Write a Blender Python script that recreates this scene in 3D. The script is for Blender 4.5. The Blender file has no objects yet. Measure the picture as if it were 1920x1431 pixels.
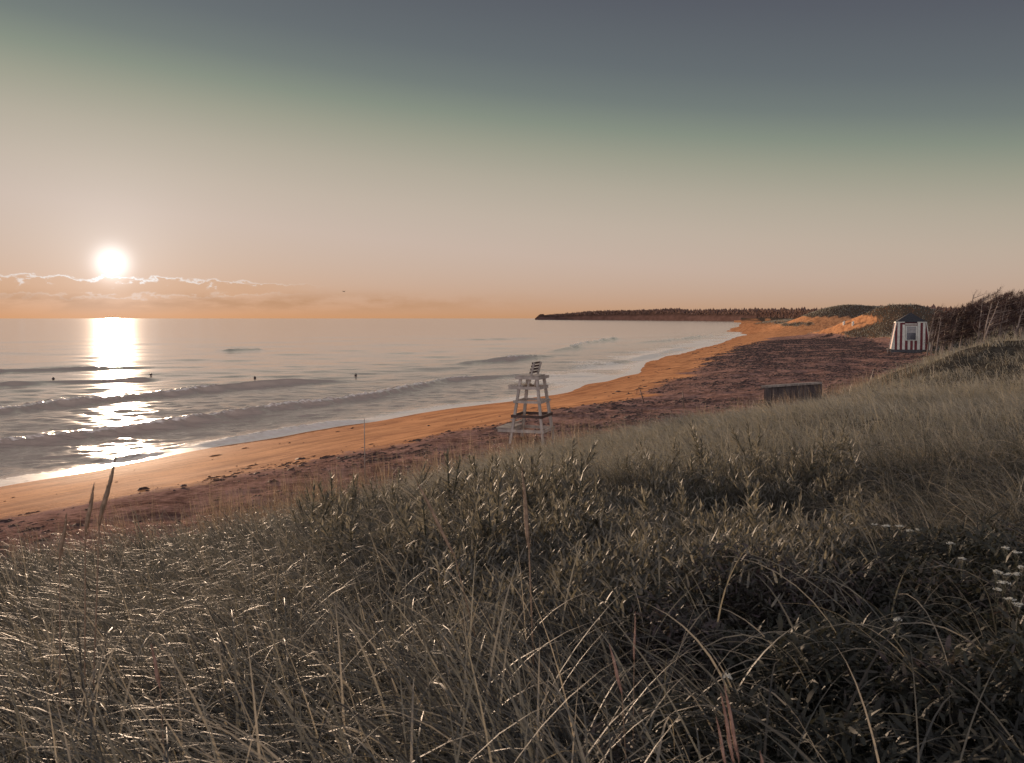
import bpy, bmesh, math, random
import numpy as np
from mathutils import Vector, Matrix

R = math.radians
rng = np.random.default_rng(7)
random.seed(7)
scene = bpy.context.scene
COL = scene.collection

# ------------------------------------------------------------------ camera
H = 6.0                      # eye height above the sea
F = 1663.0                   # focal length in pixels of a 1920 x 1431 frame
PITCH = math.atan(118.5 / F)
cam_d = bpy.data.cameras.new('camera')
cam_d.sensor_width = 36.0
cam_d.lens = 36.0 * F / 1920.0
cam_d.clip_start = 0.05
cam_d.clip_end = 60000.0
cam_d.dof.use_dof = True
cam_d.dof.focus_distance = 14.0
cam_d.dof.aperture_fstop = 9.0
cam = bpy.data.objects.new('camera', cam_d)
cam.location = (0, 0, H)
cam.rotation_euler = (R(90) - PITCH, 0, 0)
COL.objects.link(cam)
scene.camera = cam

# ------------------------------------------------------------------ sky and sun
SUN_AZ = math.atan((215 - 960) / F)            # left of the view axis
SUN_EL = R(3.2)
sun_dir = Vector((math.sin(SUN_AZ) * math.cos(SUN_EL), math.cos(SUN_AZ) * math.cos(SUN_EL), math.sin(SUN_EL)))


def lin(r, g, b):
    f = lambda c: (c / 255 / 12.92) if c / 255 <= 0.04045 else ((c / 255 + 0.055) / 1.055) ** 2.4
    return (f(r), f(g), f(b), 1.0)


class N:
    """small helper to write node trees"""
    def __init__(s, nt):
        s.nt = nt

    def new(s, kind, **kw):
        n = s.nt.nodes.new(kind)
        for k, v in kw.items():
            setattr(n, k, v)
        return n

    def put(s, sock, v):
        if isinstance(v, bpy.types.NodeSocket):
            s.nt.links.new(v, sock)
        elif v is not None:
            sock.default_value = v

    def math(s, op, a, b=None, c=None, clamp=False):
        n = s.new('ShaderNodeMath', operation=op, use_clamp=clamp)
        s.put(n.inputs[0], a)
        s.put(n.inputs[1], b)
        s.put(n.inputs[2], c)
        return n.outputs[0]

    def vmath(s, op, a, b=None):
        n = s.new('ShaderNodeVectorMath', operation=op)
        s.put(n.inputs[0], a)
        s.put(n.inputs[1], b)
        return n.outputs['Value'] if op == 'DOT_PRODUCT' else n.outputs[0]

    def mix(s, fac, a, b, mode='MIX'):
        n = s.new('ShaderNodeMixRGB', blend_type=mode)
        s.put(n.inputs[0], fac)
        s.put(n.inputs[1], a)
        s.put(n.inputs[2], b)
        return n.outputs[0]

    def ramp(s, fac, stops, interp='LINEAR'):
        n = s.new('ShaderNodeValToRGB')
        r = n.color_ramp
        r.interpolation = interp
        while len(r.elements) > 1:
            r.elements.remove(r.elements[-1])
        r.elements[0].position = stops[0][0]
        r.elements[0].color = stops[0][1]
        for p, c in stops[1:]:
            r.elements.new(p).color = c
        s.put(n.inputs[0], fac)
        return n.outputs[0]

    def step(s, v, a, b):
        n = s.new('ShaderNodeMapRange', interpolation_type='SMOOTHSTEP')
        s.put(n.inputs[0], v)
        n.inputs[1].default_value = a
        n.inputs[2].default_value = b
        return n.outputs[0]

    def noise(s, vec, scale, detail=4.0, rough=0.55, distort=0.0):
        n = s.new('ShaderNodeTexNoise')
        s.put(n.inputs['Vector'], vec)
        n.inputs['Scale'].default_value = scale
        n.inputs['Detail'].default_value = detail
        n.inputs['Roughness'].default_value = rough
        n.inputs['Distortion'].default_value = distort
        return n.outputs[0]

    def scalevec(s, v, sc):
        n = s.new('ShaderNodeMapping')
        s.put(n.inputs[0], v)
        n.inputs['Scale'].default_value = sc
        return n.outputs[0]


def grey(v):
    return (v, v, v, 1)


world = bpy.data.worlds.new('World')
scene.world = world
world.use_nodes = True
wt = world.node_tree
wt.nodes.clear()
w = N(wt)
tc = w.new('ShaderNodeTexCoord')
sep = w.new('ShaderNodeSeparateXYZ')
wt.links.new(tc.outputs['Generated'], sep.inputs[0])
dx, dy, dz = sep.outputs
# the dusk bands, tilted up towards the sun's side
m = w.math('ADD', w.math('ADD', dz, 0.008), w.math('MULTIPLY', dx, 0.10))
SK = lambda m_: (m_ + 0.1) / 1.1
bands = w.ramp(w.math('DIVIDE', w.math('ADD', m, 0.1), 1.1), [
    (SK(-0.06), lin(203, 187, 176)), (SK(0.03), lin(202, 187, 176)), (SK(0.08), lin(200, 186, 176)),
    (SK(0.12), lin(191, 180, 167)), (SK(0.16), lin(176, 170, 155)), (SK(0.195), lin(155, 157, 141)),
    (SK(0.222), lin(133, 143, 130)), (SK(0.25), lin(114, 124, 121)), (SK(0.285), lin(101, 109, 113)),
    (SK(0.35), lin(88, 92, 101)), (SK(0.45), lin(79, 81, 91)), (SK(0.60), lin(108, 109, 117)), (SK(0.85), lin(168, 165, 170)), (SK(1.0), lin(178, 175, 180))])  # overhead stops, out of frame, are brightened to light the ground
low = w.math('POWER', 2.718, w.math('MULTIPLY', w.math('MAXIMUM', dz, 0.0), -1 / 0.046))
peach = w.mix(w.step(dx, -0.4, 0.5), lin(203, 147, 102), lin(184, 142, 108))
sky = w.mix(w.math('MULTIPLY', low, 0.95), bands, peach)
# unseen sky behind the viewer: pink, brightened low down to light the ground
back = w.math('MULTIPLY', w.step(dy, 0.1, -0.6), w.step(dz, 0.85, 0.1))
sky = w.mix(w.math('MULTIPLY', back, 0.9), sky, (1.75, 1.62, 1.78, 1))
# physical sky mixed in
nish = w.new('ShaderNodeTexSky', sky_type='NISHITA')
nish.sun_disc = False
nish.sun_elevation = SUN_EL
nish.sun_rotation = SUN_AZ
ns = w.mix(1.0, nish.outputs[0], grey(0.09), 'MULTIPLY')
sky = w.mix(0.015, sky, ns)
# bank of low cloud by the sun, with lit rims
az = w.math('ARCTAN2', dx, dy)
el = w.math('ARCSINE', dz)
cvec = w.new('ShaderNodeCombineXYZ')
wt.links.new(w.math('MULTIPLY', az, 55.0), cvec.inputs[0])
wt.links.new(w.math('MULTIPLY', el, 110.0), cvec.inputs[1])
cn = w.noise(cvec.outputs[0], 1.0, 8.0, 0.62, 0.3)
thick = w.math('SUBTRACT', 0.0095, w.math('MULTIPLY', w.step(az, -0.40, -0.20), 0.005))
off = w.math('DIVIDE', w.math('SUBTRACT', el, 0.0315), thick)
env = w.math('SUBTRACT', 1.0, w.math('MULTIPLY', off, off))
side = w.math('MULTIPLY', w.step(az, -0.19, -0.30), w.step(az, -0.9, -0.6))
dens = w.math('ADD', w.math('MULTIPLY', env, 0.30), w.math('MULTIPLY', w.math('SUBTRACT', cn, 0.5), 1.6))
cloud = w.math('MULTIPLY', w.step(dens, -0.02, 0.12), side)
ct = w.math('ARCCOSINE', w.math('MINIMUM', w.vmath('DOT_PRODUCT', tc.outputs['Generated'], tuple(sun_dir)), 1.0))
near = w.math('POWER', 2.718, w.math('MULTIPLY', ct, -1 / 0.12))
rimd = w.math('DIVIDE', w.math('SUBTRACT', dens, 0.0), 0.075)
rim = w.math('MULTIPLY', w.math('POWER', 2.718, w.math('MULTIPLY', w.math('MULTIPLY', rimd, rimd), -1.0)), side)
sky = w.mix(w.math('MULTIPLY', cloud, 0.5), sky, lin(206, 160, 122))
rim = w.math('MULTIPLY', rim, w.math('ADD', 0.3, w.math('MULTIPLY', w.step(off, -0.5, 0.3), 0.7)))
sky = w.mix(w.math('MULTIPLY', rim, w.math('MULTIPLY', near, 1.25), clamp=True), sky, lin(238, 232, 228))
# long low bank of haze cloud right of the sun
hz = w.math('DIVIDE', w.math('SUBTRACT', el, 0.017), 0.009)
hzm = w.math('POWER', 2.718, w.math('MULTIPLY', w.math('MULTIPLY', hz, hz), -1.0))
hzn = w.noise(w.scalevec(cvec.outputs[0], (0.25, 0.5, 1)), 1.0, 5.0, 0.6)
hzm = w.math('MULTIPLY', w.math('MULTIPLY', hzm, w.step(hzn, 0.38, 0.62)), w.step(az, 0.1, -0.2))
sky = w.mix(w.math('MULTIPLY', hzm, 0.75), sky, lin(186, 142, 106))
# the glow round the sun
g1 = w.math('MULTIPLY', w.math('POWER', 2.718, w.math('MULTIPLY', w.math('MULTIPLY', ct, ct), -1 / 0.0150 ** 2)), 0.9)
g2 = w.math('MULTIPLY', w.math('POWER', 2.718, w.math('MULTIPLY', ct, -1 / 0.046)), 0.26)
g3 = w.math('MULTIPLY', w.math('POWER', 2.718, w.math('MULTIPLY', ct, -1 / 0.17)), 0.02)
glow = w.math('ADD', g1, g2)
sky = w.mix(1.0, sky, w.mix(1.0, w.mix(0.0, grey(1), grey(1)), glow, 'MULTIPLY'), 'ADD')
sky = w.mix(1.0, sky, w.mix(1.0, (1.0, 0.95, 0.95, 1), g3, 'MULTIPLY'), 'ADD')
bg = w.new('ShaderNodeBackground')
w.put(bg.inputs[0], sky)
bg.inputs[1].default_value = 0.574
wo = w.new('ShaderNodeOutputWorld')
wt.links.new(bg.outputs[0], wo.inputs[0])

sl = bpy.data.lights.new('sun', 'SUN')
sl.energy = 4.2
sl.angle = R(0.53)
sl.color = (1.0, 0.72, 0.50)
so = bpy.data.objects.new('sun', sl)
so.rotation_euler = (-sun_dir).to_track_quat('-Z', 'Y').to_euler()
so.location = (-60, 120, 30)
COL.objects.link(so)

scene.view_settings.view_transform = 'Standard'
scene.view_settings.look = 'None'
scene.view_settings.exposure = 0.8
scene.view_settings.gamma = 1.0
scene.cycles.max_bounces = 6
scene.cycles.transparent_max_bounces = 6
scene.cycles.caustics_reflective = False
scene.cycles.caustics_refractive = False
scene.cycles.sample_clamp_indirect = 4.0


# ------------------------------------------------------------------ helpers
cp, sp_ = math.cos(PITCH), math.sin(PITCH)


def ray(px, py):
    a, b = (np.asarray(px, float) - 960) / F, (715.5 - np.asarray(py, float)) / F
    return a, cp + b * sp_, -sp_ + b * cp


def on_plane(px, py, z=0.0):
    a, b, c = ray(px, py)
    t = (z - H) / c
    return a * t, b * t


def at_y(px, py, Y):
    a, b, c = ray(px, py)
    t = Y / b
    return Vector((float(a * t), float(Y), float(H + c * t)))


def prop(o, label=None, cat=None, group=None, kind=None):
    if label: o['label'] = label
    if cat: o['category'] = cat
    if group: o['group'] = group
    if kind: o['kind'] = kind
    return o


def empty(name, loc, rotz=0.0):
    o = bpy.data.objects.new(name, None)
    o.empty_display_size = 0.2
    o.location = loc
    o.rotation_euler = (0, 0, rotz)
    COL.objects.link(o)
    return o


def link(name, me, mats, parent=None):
    o = bpy.data.objects.new(name, me)
    for m_ in (mats if isinstance(mats, (list, tuple)) else [mats]):
        me.materials.append(m_)
    COL.objects.link(o)
    if parent is not None:
        o.parent = parent
    return o


def from_bm(name, bm, mats, parent=None, smooth=False):
    me = bpy.data.meshes.new(name)
    bmesh.ops.recalc_face_normals(bm, faces=bm.faces)
    bm.to_mesh(me)
    bm.free()
    if smooth:
        for p in me.polygons: p.use_smooth = True
    return link(name, me, mats, parent)


def np_mesh(name, verts, quads=None, tris=None, smooth=True, attrs=None, cols=None):
    me = bpy.data.meshes.new(name)
    verts = np.asarray(verts, np.float32).reshape(-1, 3)
    me.vertices.add(len(verts))
    me.vertices.foreach_set('co', verts.ravel())
    loops, starts, n0 = [], [], 0
    if quads is not None and len(quads):
        loops.append(np.asarray(quads, np.int32).ravel())
        starts.append(np.arange(len(quads)) * 4)
        n0 = len(quads) * 4
    if tris is not None and len(tris):
        loops.append(np.asarray(tris, np.int32).ravel())
        starts.append(n0 + np.arange(len(tris)) * 3)
    loops = np.concatenate(loops)
    starts = np.concatenate(starts).astype(np.int32)
    me.loops.add(len(loops))
    me.loops.foreach_set('vertex_index', loops)
    me.polygons.add(len(starts))
    me.polygons.foreach_set('loop_start', starts)
    if smooth:
        me.polygons.foreach_set('use_smooth', np.ones(len(starts), bool))
    me.update(calc_edges=True)
    for k, v in (attrs or {}).items():
        a = me.attributes.new(k, 'FLOAT', 'POINT')
        a.data.foreach_set('value', np.asarray(v, np.float32))
    for k, v in (cols or {}).items():
        a = me.attributes.new(k, 'FLOAT_COLOR', 'POINT')
        c4 = np.ones((len(verts), 4), np.float32)
        c4[:, :3] = v
        a.data.foreach_set('color', c4.ravel())
    return me


def sstep(x, a, b):
    t = np.clip((np.asarray(x, float) - a) / (b - a), 0, 1)
    return t * t * (3 - 2 * t)


def hash2(ix, iy, seed):
    h = (ix.astype(np.int64) * 374761393 + iy.astype(np.int64) * 668265263 + seed * 974711) & 0xFFFFFFFF
    h = ((h ^ (h >> 13)) * 1274126177) & 0xFFFFFFFF
    h = h ^ (h >> 16)
    return (h & 0xFFFF) / 65535.0


def vnoise(x, y, seed=0):
    x, y = np.asarray(x, float), np.asarray(y, float)
    ix, iy = np.floor(x), np.floor(y)
    fx, fy = x - ix, y - iy
    fx, fy = fx * fx * (3 - 2 * fx), fy * fy * (3 - 2 * fy)
    a, b = hash2(ix, iy, seed), hash2(ix + 1, iy, seed)
    c, d = hash2(ix, iy + 1, seed), hash2(ix + 1, iy + 1, seed)
    return (a * (1 - fx) + b * fx) * (1 - fy) + (c * (1 - fx) + d * fx) * fy - 0.5


def fbm(x, y, seed=0, octv=4):
    s, a = 0.0, 1.0
    for k in range(octv):
        s = s + a * vnoise(x * 2 ** k + 17.3 * k, y * 2 ** k - 9.1 * k, seed + k)
        a *= 0.5
    return s


def sdist(x, y, P):
    """signed distance to the open polyline P (positive on its right-hand side) and the arc length of the foot point"""
    x, y = np.asarray(x, float), np.asarray(y, float)
    best = np.full(x.shape, 1e18)
    sg = np.zeros(x.shape)
    arc = np.zeros(x.shape)
    L = 0.0
    n = len(P) - 1
    for i in range(n):
        (x0, y0), (x1, y1) = P[i], P[i + 1]
        ex, ey = x1 - x0, y1 - y0
        l = math.hypot(ex, ey)
        t = ((x - x0) * ex + (y - y0) * ey) / (l * l)
        t = np.clip(t, None if i == 0 else 0, None if i == n - 1 else 1)
        qx, qy = x0 + t * ex - x, y0 + t * ey - y
        d = qx * qx + qy * qy
        cr = (x - x0) * ey - (y - y0) * ex
        up = d < best - 1e-9
        best = np.where(up, d, best)
        sg = np.where(up, np.sign(cr), sg)
        arc = np.where(up, L + t * l, arc)
        L += l
    return np.sqrt(best) * sg, arc


# ------------------------------------------------------------------ materials
def material(name):
    m_ = bpy.data.materials.new(name)
    m_.use_nodes = True
    nt = m_.node_tree
    nt.nodes.clear()
    n = N(nt)
    out = n.new('ShaderNodeOutputMaterial')
    return m_, n, out


def principled(n, out, base, rough, spec=0.5, normal=None, metallic=0.0):
    p = n.new('ShaderNodeBsdfPrincipled')
    n.put(p.inputs['Base Color'], base)
    n.put(p.inputs['Roughness'], rough)
    n.put(p.inputs['Specular IOR Level'], spec)
    p.inputs['Metallic'].default_value = metallic
    if normal is not None:
        n.put(p.inputs['Normal'], normal)
    if out is not None:
        n.nt.links.new(p.outputs[0], out.inputs[0])
    return p


def bump(n, h, strength, dist):
    b = n.new('ShaderNodeBump')
    b.inputs['Strength'].default_value = strength
    b.inputs['Distance'].default_value = dist
    n.put(b.inputs['Height'], h)
    return b.outputs[0]


def plain(name, c1, c2, scale=3.0, rough=0.7, stretch=(1, 1, 1), bs=0.3, bd=0.01, spec=0.3):
    m_, n, out = material(name)
    co = n.new('ShaderNodeTexCoord').outputs['Object']
    v = n.scalevec(co, stretch)
    f = n.noise(v, scale, 6, 0.6)
    base = n.mix(n.step(f, 0.3, 0.7), c1 + (1,), c2 + (1,))
    principled(n, out, base, rough, spec, bump(n, f, bs, bd))
    return m_


def blade_material(name, c1, c2, c3, rough=0.42, trans=0.35, spec=0.5):
    """leaf blades: colour by the blade's own tint, some light comes through"""
    m_, n, out = material(name)
    a = n.new('ShaderNodeAttribute', attribute_name='tint')
    base = n.ramp(a.outputs['Fac'], [(0.0, c1 + (1,)), (0.55, c2 + (1,)), (1.0, c3 + (1,))])
    p = principled(n, None, base, rough, spec)
    t = n.new('ShaderNodeBsdfTranslucent')
    n.put(t.inputs[0], n.mix(1.0, base, (1.25, 1.2, 0.95, 1), 'MULTIPLY'))
    mx = n.new('ShaderNodeMixShader')
    mx.inputs[0].default_value = trans
    n.nt.links.new(p.outputs[0], mx.inputs[1])
    n.nt.links.new(t.outputs[0], mx.inputs[2])
    n.nt.links.new(mx.outputs[0], out.inputs[0])
    return m_


M_white = plain('weathered_white_paint', (0.26, 0.225, 0.19), (0.42, 0.365, 0.31), 4, 0.6, (1, 1, 0.3))
M_brown = plain('brown_wood_and_slat_shade', (0.045, 0.028, 0.022), (0.09, 0.055, 0.045), 5, 0.7)
M_grey_wood = plain('grey_driftwood', (0.16, 0.135, 0.115), (0.34, 0.29, 0.245), 6, 0.75, (1, 1, 0.2))
M_dark_wood = plain('dark_board', (0.05, 0.04, 0.038), (0.115, 0.09, 0.083), 6, 0.8, (4, 4, 0.4))
M_hut_white = plain('hut_white_paint', (0.46, 0.46, 0.39), (0.60, 0.60, 0.52), 3, 0.55)
M_hut_red = plain('hut_red_paint', (0.10, 0.016, 0.020), (0.15, 0.026, 0.028), 3, 0.55)
M_roof = plain('black_shingle', (0.018, 0.018, 0.02), (0.045, 0.045, 0.05), 9, 0.9)
M_skid = plain('grey_skid_timber', (0.05, 0.05, 0.052), (0.10, 0.10, 0.105), 4, 0.8)
M_pane_dark = plain('dark_window_pane', (0.02, 0.022, 0.03), (0.035, 0.037, 0.045), 2, 0.12, spec=0.5)
M_pane_pale = plain('pale_window_pane', (0.20, 0.20, 0.19), (0.30, 0.29, 0.27), 3, 0.2)
M_buoy = plain('dark_buoy', (0.02, 0.014, 0.014), (0.045, 0.03, 0.028), 6, 0.4)
M_bird = plain('dark_plumage', (0.03, 0.03, 0.03), (0.06, 0.055, 0.05), 6, 0.7)
M_bark = plain('dead_grey_bark', (0.10, 0.075, 0.06), (0.30, 0.24, 0.20), 5, 0.85, (1, 1, 0.25))
M_straw = plain('dry_straw', (0.16, 0.11, 0.07), (0.30, 0.20, 0.13), 30, 0.6)
M_pink_straw = plain('red_straw', (0.22, 0.12, 0.085), (0.36, 0.22, 0.16), 40, 0.6)
M_yarrow = plain('yarrow_petals', (0.42, 0.42, 0.36), (0.62, 0.62, 0.55), 60, 0.7)
M_stem = plain('green_stem', (0.03, 0.035, 0.02), (0.06, 0.06, 0.035), 20, 0.6)
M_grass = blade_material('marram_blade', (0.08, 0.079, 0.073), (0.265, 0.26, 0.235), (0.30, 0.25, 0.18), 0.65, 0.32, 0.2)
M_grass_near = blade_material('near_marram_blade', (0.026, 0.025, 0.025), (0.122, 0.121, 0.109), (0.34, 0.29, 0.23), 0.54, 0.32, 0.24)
M_leaf = blade_material('lance_leaf', (0.06, 0.056, 0.048), (0.155, 0.145, 0.12), (0.27, 0.245, 0.20), 0.62, 0.32, 0.35)
M_dry = blade_material('dry_stem', (0.075, 0.058, 0.047), (0.17, 0.125, 0.095), (0.32, 0.24, 0.17), 0.5, 0.3)
M_herb = blade_material('vetch_leaf', (0.022, 0.022, 0.020), (0.042, 0.044, 0.034), (0.07, 0.054, 0.056), 0.6, 0.2, 0.25)
M_needle = blade_material('dead_twigs', (0.024, 0.015, 0.015), (0.048, 0.028, 0.026), (0.10, 0.055, 0.045), 0.8, 0.12, 0.2)
M_wood_far = blade_material('spruce_needles', (0.15, 0.10, 0.088), (0.19, 0.126, 0.11), (0.24, 0.16, 0.14), 0.9, 0.25, 0.1)
M_weed = plain('dry_seaweed', (0.030, 0.018, 0.017), (0.075, 0.042, 0.034), 3, 0.85)

# ------------------------------------------------------------------ the ground
wl = [(-140, 930), (0, 903), (200, 871), (400, 838), (560, 812), (700, 790), (840, 768), (960, 752), (1040, 741), (1110, 724), (1150, 712),
      (1188, 698), (1200, 684), (1255, 667), (1300, 656), (1345, 646), (1378, 634), (1410, 625), (1438, 617), (1420, 609), (1395, 604.5)]
WL = [tuple(float(c) for c in on_plane(a, b)) for a, b in wl]
WL += [(400, 1500), (520, 1760), (900, 1900)]
WL = [(WL[0][0] - 40, WL[0][1] - 75)] + WL
FT = [(-40, -34), (-22.5, -1), (-14.9, 7.4), (-9.3, 15.9), (-5.3, 22.0), (-1.2, 28.0), (5, 32.5), (11.6, 40.5), (20, 54), (31, 70), (47, 98), (56, 125), (66, 158),
      (73, 182), (96, 240), (150, 380), (230, 600), (330, 1000), (300, 2000)]

BUMPS = [  # x, y, height, sx, sy, turn
    (80.3, 193, 4.7, 3.4, 12, -0.35), (89, 197, 2.4, 7, 14, -0.3), (104, 222, 1.2, 16, 20, -0.3), (77, 184, 1.3, 5, 8, -0.3),
    (129, 335, 7.9, 11, 20, -0.35), (150, 360, 1.5, 12, 22, -0.3), (118, 342, 2.2, 11, 18, -0.2), (120, 392, 2.8, 9, 26, -0.5),
    (137, 450, 4.5, 10, 30, -0.5), (150, 520, 4.0, 14, 40, -0.5), (160, 600, 6.0, 12, 40, -0.5), (190, 800, 8.0, 25, 80, -0.4),
    (27.0, 51, 0.85, 3.0, 4.0, 0.0), (32.5, 53, 0.75, 4.5, 5.0, 0.0), (39, 60, 0.3, 6, 8, 0.0), (46, 80, 0.4, 6, 10, -0.3)]
SANDPATCH = [(74.5, 202, 3.0, 13, -0.35), (117, 318, 5, 14, -0.2), (113, 350, 5, 16, -0.3), (124, 410, 4, 20, -0.3)]
dk = [(-140, 1000), (0, 966), (150, 950), (300, 925), (450, 893), (600, 857), (750, 832), (900, 802), (1000, 787), (1080, 768), (1160, 753), (1225, 744), (1270, 727),
      (1290, 706), (1325, 684), (1375, 658), (1440, 638), (1520, 622), (1600, 613)]
DK = [tuple(float(c) for c in on_plane(a, b, 0.85)) for a, b in dk]
HOLLOW = [(2.6, 9.4, -0.40, 0.85, 0.8)]


def terrain(x, y):
    x, y = np.asarray(x, float), np.asarray(y, float)
    r = np.hypot(x, y)
    s, arc = sdist(x, y, WL)
    s = s + 1.5 * fbm(x / 16, y / 16, 3, 3) + 0.5 * fbm(x / 4.0, y / 4.0, 5, 2)
    u, _ = sdist(x, y, FT)
    un = u + 1.8 * fbm(x / 7.0, y / 7.0, 11, 3)
    z = np.interp(s, [-80, -20, 0, 6, 12, 18, 60], [-4, -1.0, 0, 0.42, 0.98, 1.2, 2.2])
    z = z + sstep(s, 9, 14) * (0.17 * fbm(x / 2.0, y / 2.0, 21, 3) + 0.05 * fbm(x / 0.7, y / 0.7, 22, 2))
    rise = np.interp(un, [-1, 0, 3, 6, 10, 16, 24, 60], [0, 0.05, 0.75, 1.35, 1.98, 2.60, 3.05, 3.3])
    z = z + rise
    g = sstep(un, -0.5, 1.5)
    z = z + g * 0.22 * fbm(x / 2.6, y / 2.6, 31, 3)
    sandy = np.zeros_like(x)
    for bx, by, bh, sx, sy, tn in BUMPS:
        c, s_ = math.cos(tn), math.sin(tn)
        ax, ay = (x - bx) * c - (y - by) * s_, (x - bx) * s_ + (y - by) * c
        q = np.exp(-0.5 * ((ax / sx) ** 2 + (ay / sy) ** 2))
        z = z + bh * q
    far = sstep(r, 120, 190)
    z = z + far * g * 1.3 * fbm(x / 16, y / 30, 41, 4)
    for bx, by, bh, sx, sy in HOLLOW:
        z = z + bh * np.exp(-0.5 * (((x - bx) / sx) ** 2 + ((y - by) / sy) ** 2))
    for bx, by, sx, sy, tn in SANDPATCH:
        c, s_ = math.cos(tn), math.sin(tn)
        ax, ay = (x - bx) * c - (y - by) * s_, (x - bx) * s_ + (y - by) * c
        sandy = np.maximum(sandy, np.exp(-0.5 * ((ax / sx) ** 2 + (ay / sy) ** 2)))
    lowest = np.where(y > 240, 3.2, 2.0)
    gfar = sstep(z + 1.6 * fbm(x / 8, y / 20, 61, 3) - lowest, -0.2, 0.7) * (1 - sstep(sandy * sstep(z, 7.5, 5.5) + 0.5 * fbm(x / 7, y / 14, 51, 3), 0.42, 0.62))
    gm = g * (1 - far) + far * gfar * 0.63
    # reflecting wet rim of the sea, and the upper beach, darkened for seaweed and for shade in rough sand
    wet = sstep(s, 5.0, 1.0)
    kd, _ = sdist(x, y, DK)
    weed_shade = sstep(kd + 1.3 + (1.6 + 0.02 * np.clip(y, 0, 150)) * fbm(x / 6, y / 6, 71, 4), -1.6, 2.6) * (1 - gm) * (1 - far * sstep(z, 2.2, 2.8))
    weed_shade = weed_shade * (1 - 0.85 * sstep(y, 195, 250) * sstep(fbm(x / 30, y / 60, 77, 2), -0.25, 0.05))
    return z, gm, wet, weed_shade, s, un


def ground_hit(px, py, tmax=1500):
    a, b, c = ray(px, py)
    t = np.geomspace(1.0, tmax, 5000)
    z = H + c * t - terrain(a * t, b * t)[0]
    i = int(np.argmax(z < 0)) if (z < 0).any() else len(t) - 1
    t0 = t[max(i - 1, 0)]
    t1 = t[i]
    for _ in range(20):
        tm = 0.5 * (t0 + t1)
        if H + c * tm - terrain(np.array([a * tm]), np.array([b * tm]))[0][0] < 0: t1 = tm
        else: t0 = tm
    return float(a * t1), float(b * t1), float(H + c * t1)


def zt(x, y):
    return float(terrain(np.array([x]), np.array([y]))[0][0])


def polar_grid(azs, rs):
    A, Rr = np.meshgrid(azs, rs, indexing='ij')
    X, Y = np.sin(A) * Rr, np.cos(A) * Rr
    na, nr = A.shape
    i = np.arange(na * nr).reshape(na, nr)
    q = np.stack([i[:-1, :-1], i[1:, :-1], i[1:, 1:], i[:-1, 1:]], -1).reshape(-1, 4)
    return X.ravel(), Y.ravel(), q[:, ::-1]


azs = np.concatenate([np.linspace(R(-180), R(-44), 50)[:-1], np.linspace(R(-44), R(38), 760), np.linspace(R(38), R(180), 50)[1:]])
rs = np.concatenate([np.geomspace(0.25, 4, 40)[:-1], np.geomspace(4, 420, 520)[:-1], np.geomspace(420, 9000, 70)])
X, Y, Q = polar_grid(azs, rs)
Z, GM, WET, WEED_SHADE, S_, U_ = terrain(X, Y)
keep = (S_[Q] > -14).any(1)
me = np_mesh('ground', np.stack([X, Y, Z], 1), quads=Q[keep], cols={'mask': np.stack([GM, WET, WEED_SHADE], 1)})
m_, n, out = material('beach_ground')
co = n.new('ShaderNodeTexCoord').outputs['Object']
at = n.new('ShaderNodeAttribute', attribute_name='mask')
sx_ = n.new('ShaderNodeSeparateColor')
n.nt.links.new(at.outputs['Color'], sx_.inputs[0])
gA, wA, dA = sx_.outputs[0], sx_.outputs[1], sx_.outputs[2]
f1 = n.noise(co, 0.35, 6, 0.6)
f2 = n.noise(co, 3.5, 6, 0.65)
f3 = n.noise(co, 14.0, 5, 0.6)
sand = n.mix(n.step(f1, 0.3, 0.7), (0.54, 0.25, 0.112, 1), (0.68, 0.325, 0.148, 1))
sand = n.mix(n.math('MULTIPLY', wA, 0.55), sand, (0.52, 0.22, 0.095, 1))
rs = n.new('ShaderNodeMapping')
n.put(rs.inputs[0], co)
rs.inputs['Rotation'].default_value = (0, 0, R(29))
f5 = n.noise(n.scalevec(rs.outputs[0], (1.0, 0.16, 1.0)), 1.3, 6, 0.65, 0.4)
sand = n.mix(n.math('MULTIPLY', n.step(f5, 0.40, 0.66), 0.7), sand, (0.25, 0.105, 0.052, 1))
sand = n.mix(n.math('MULTIPLY', n.step(f3, 0.58, 0.68), 0.6), sand, (0.12, 0.06, 0.04, 1))
f4 = n.noise(n.scalevec(co, (1, 0.7, 1)), 0.8, 8, 0.72)
litter_shade = n.mix(n.step(n.math('ADD', n.math('MULTIPLY', f2, 0.5), n.math('MULTIPLY', f4, 0.5)), 0.38, 0.62), (0.085, 0.052, 0.048, 1), (0.36, 0.222, 0.188, 1))  # dark tone also carries the shade of footprints and ripples in the sand
wm = n.step(n.math('ADD', n.math('MULTIPLY', dA, 1.2), n.math('ADD', n.math('MULTIPLY', n.math('SUBTRACT', f2, 0.5), 0.9), n.math('MULTIPLY', n.math('SUBTRACT', f4, 0.5), 1.5))), 0.25, 0.85)
soil = n.mix(n.step(f2, 0.35, 0.65), (0.036, 0.031, 0.025, 1), (0.072, 0.063, 0.050, 1))
base = n.mix(n.math('MULTIPLY', wm, 0.93), sand, litter_shade)
base = n.mix(n.step(n.math('ADD', gA, n.math('MULTIPLY', n.math('SUBTRACT', f2, 0.5), 0.7)), 0.35, 0.65), base, soil)
rg = n.math('SUBTRACT', 0.8, n.math('MULTIPLY', wA, 0.1))
bh = n.math('ADD', n.math('MULTIPLY', f2, n.math('ADD', 0.16, n.math('MULTIPLY', dA, 1.0))), n.math('MULTIPLY', f3, n.math('ADD', 0.03, n.math('MULTIPLY', dA, 0.3))))
principled(n, out, base, rg, n.math('MULTIPLY', n.math('SUBTRACT', 1.0, n.math('MAXIMUM', wm, gA)), 0.002), bump(n, bh, 0.9, 0.16))
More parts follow.
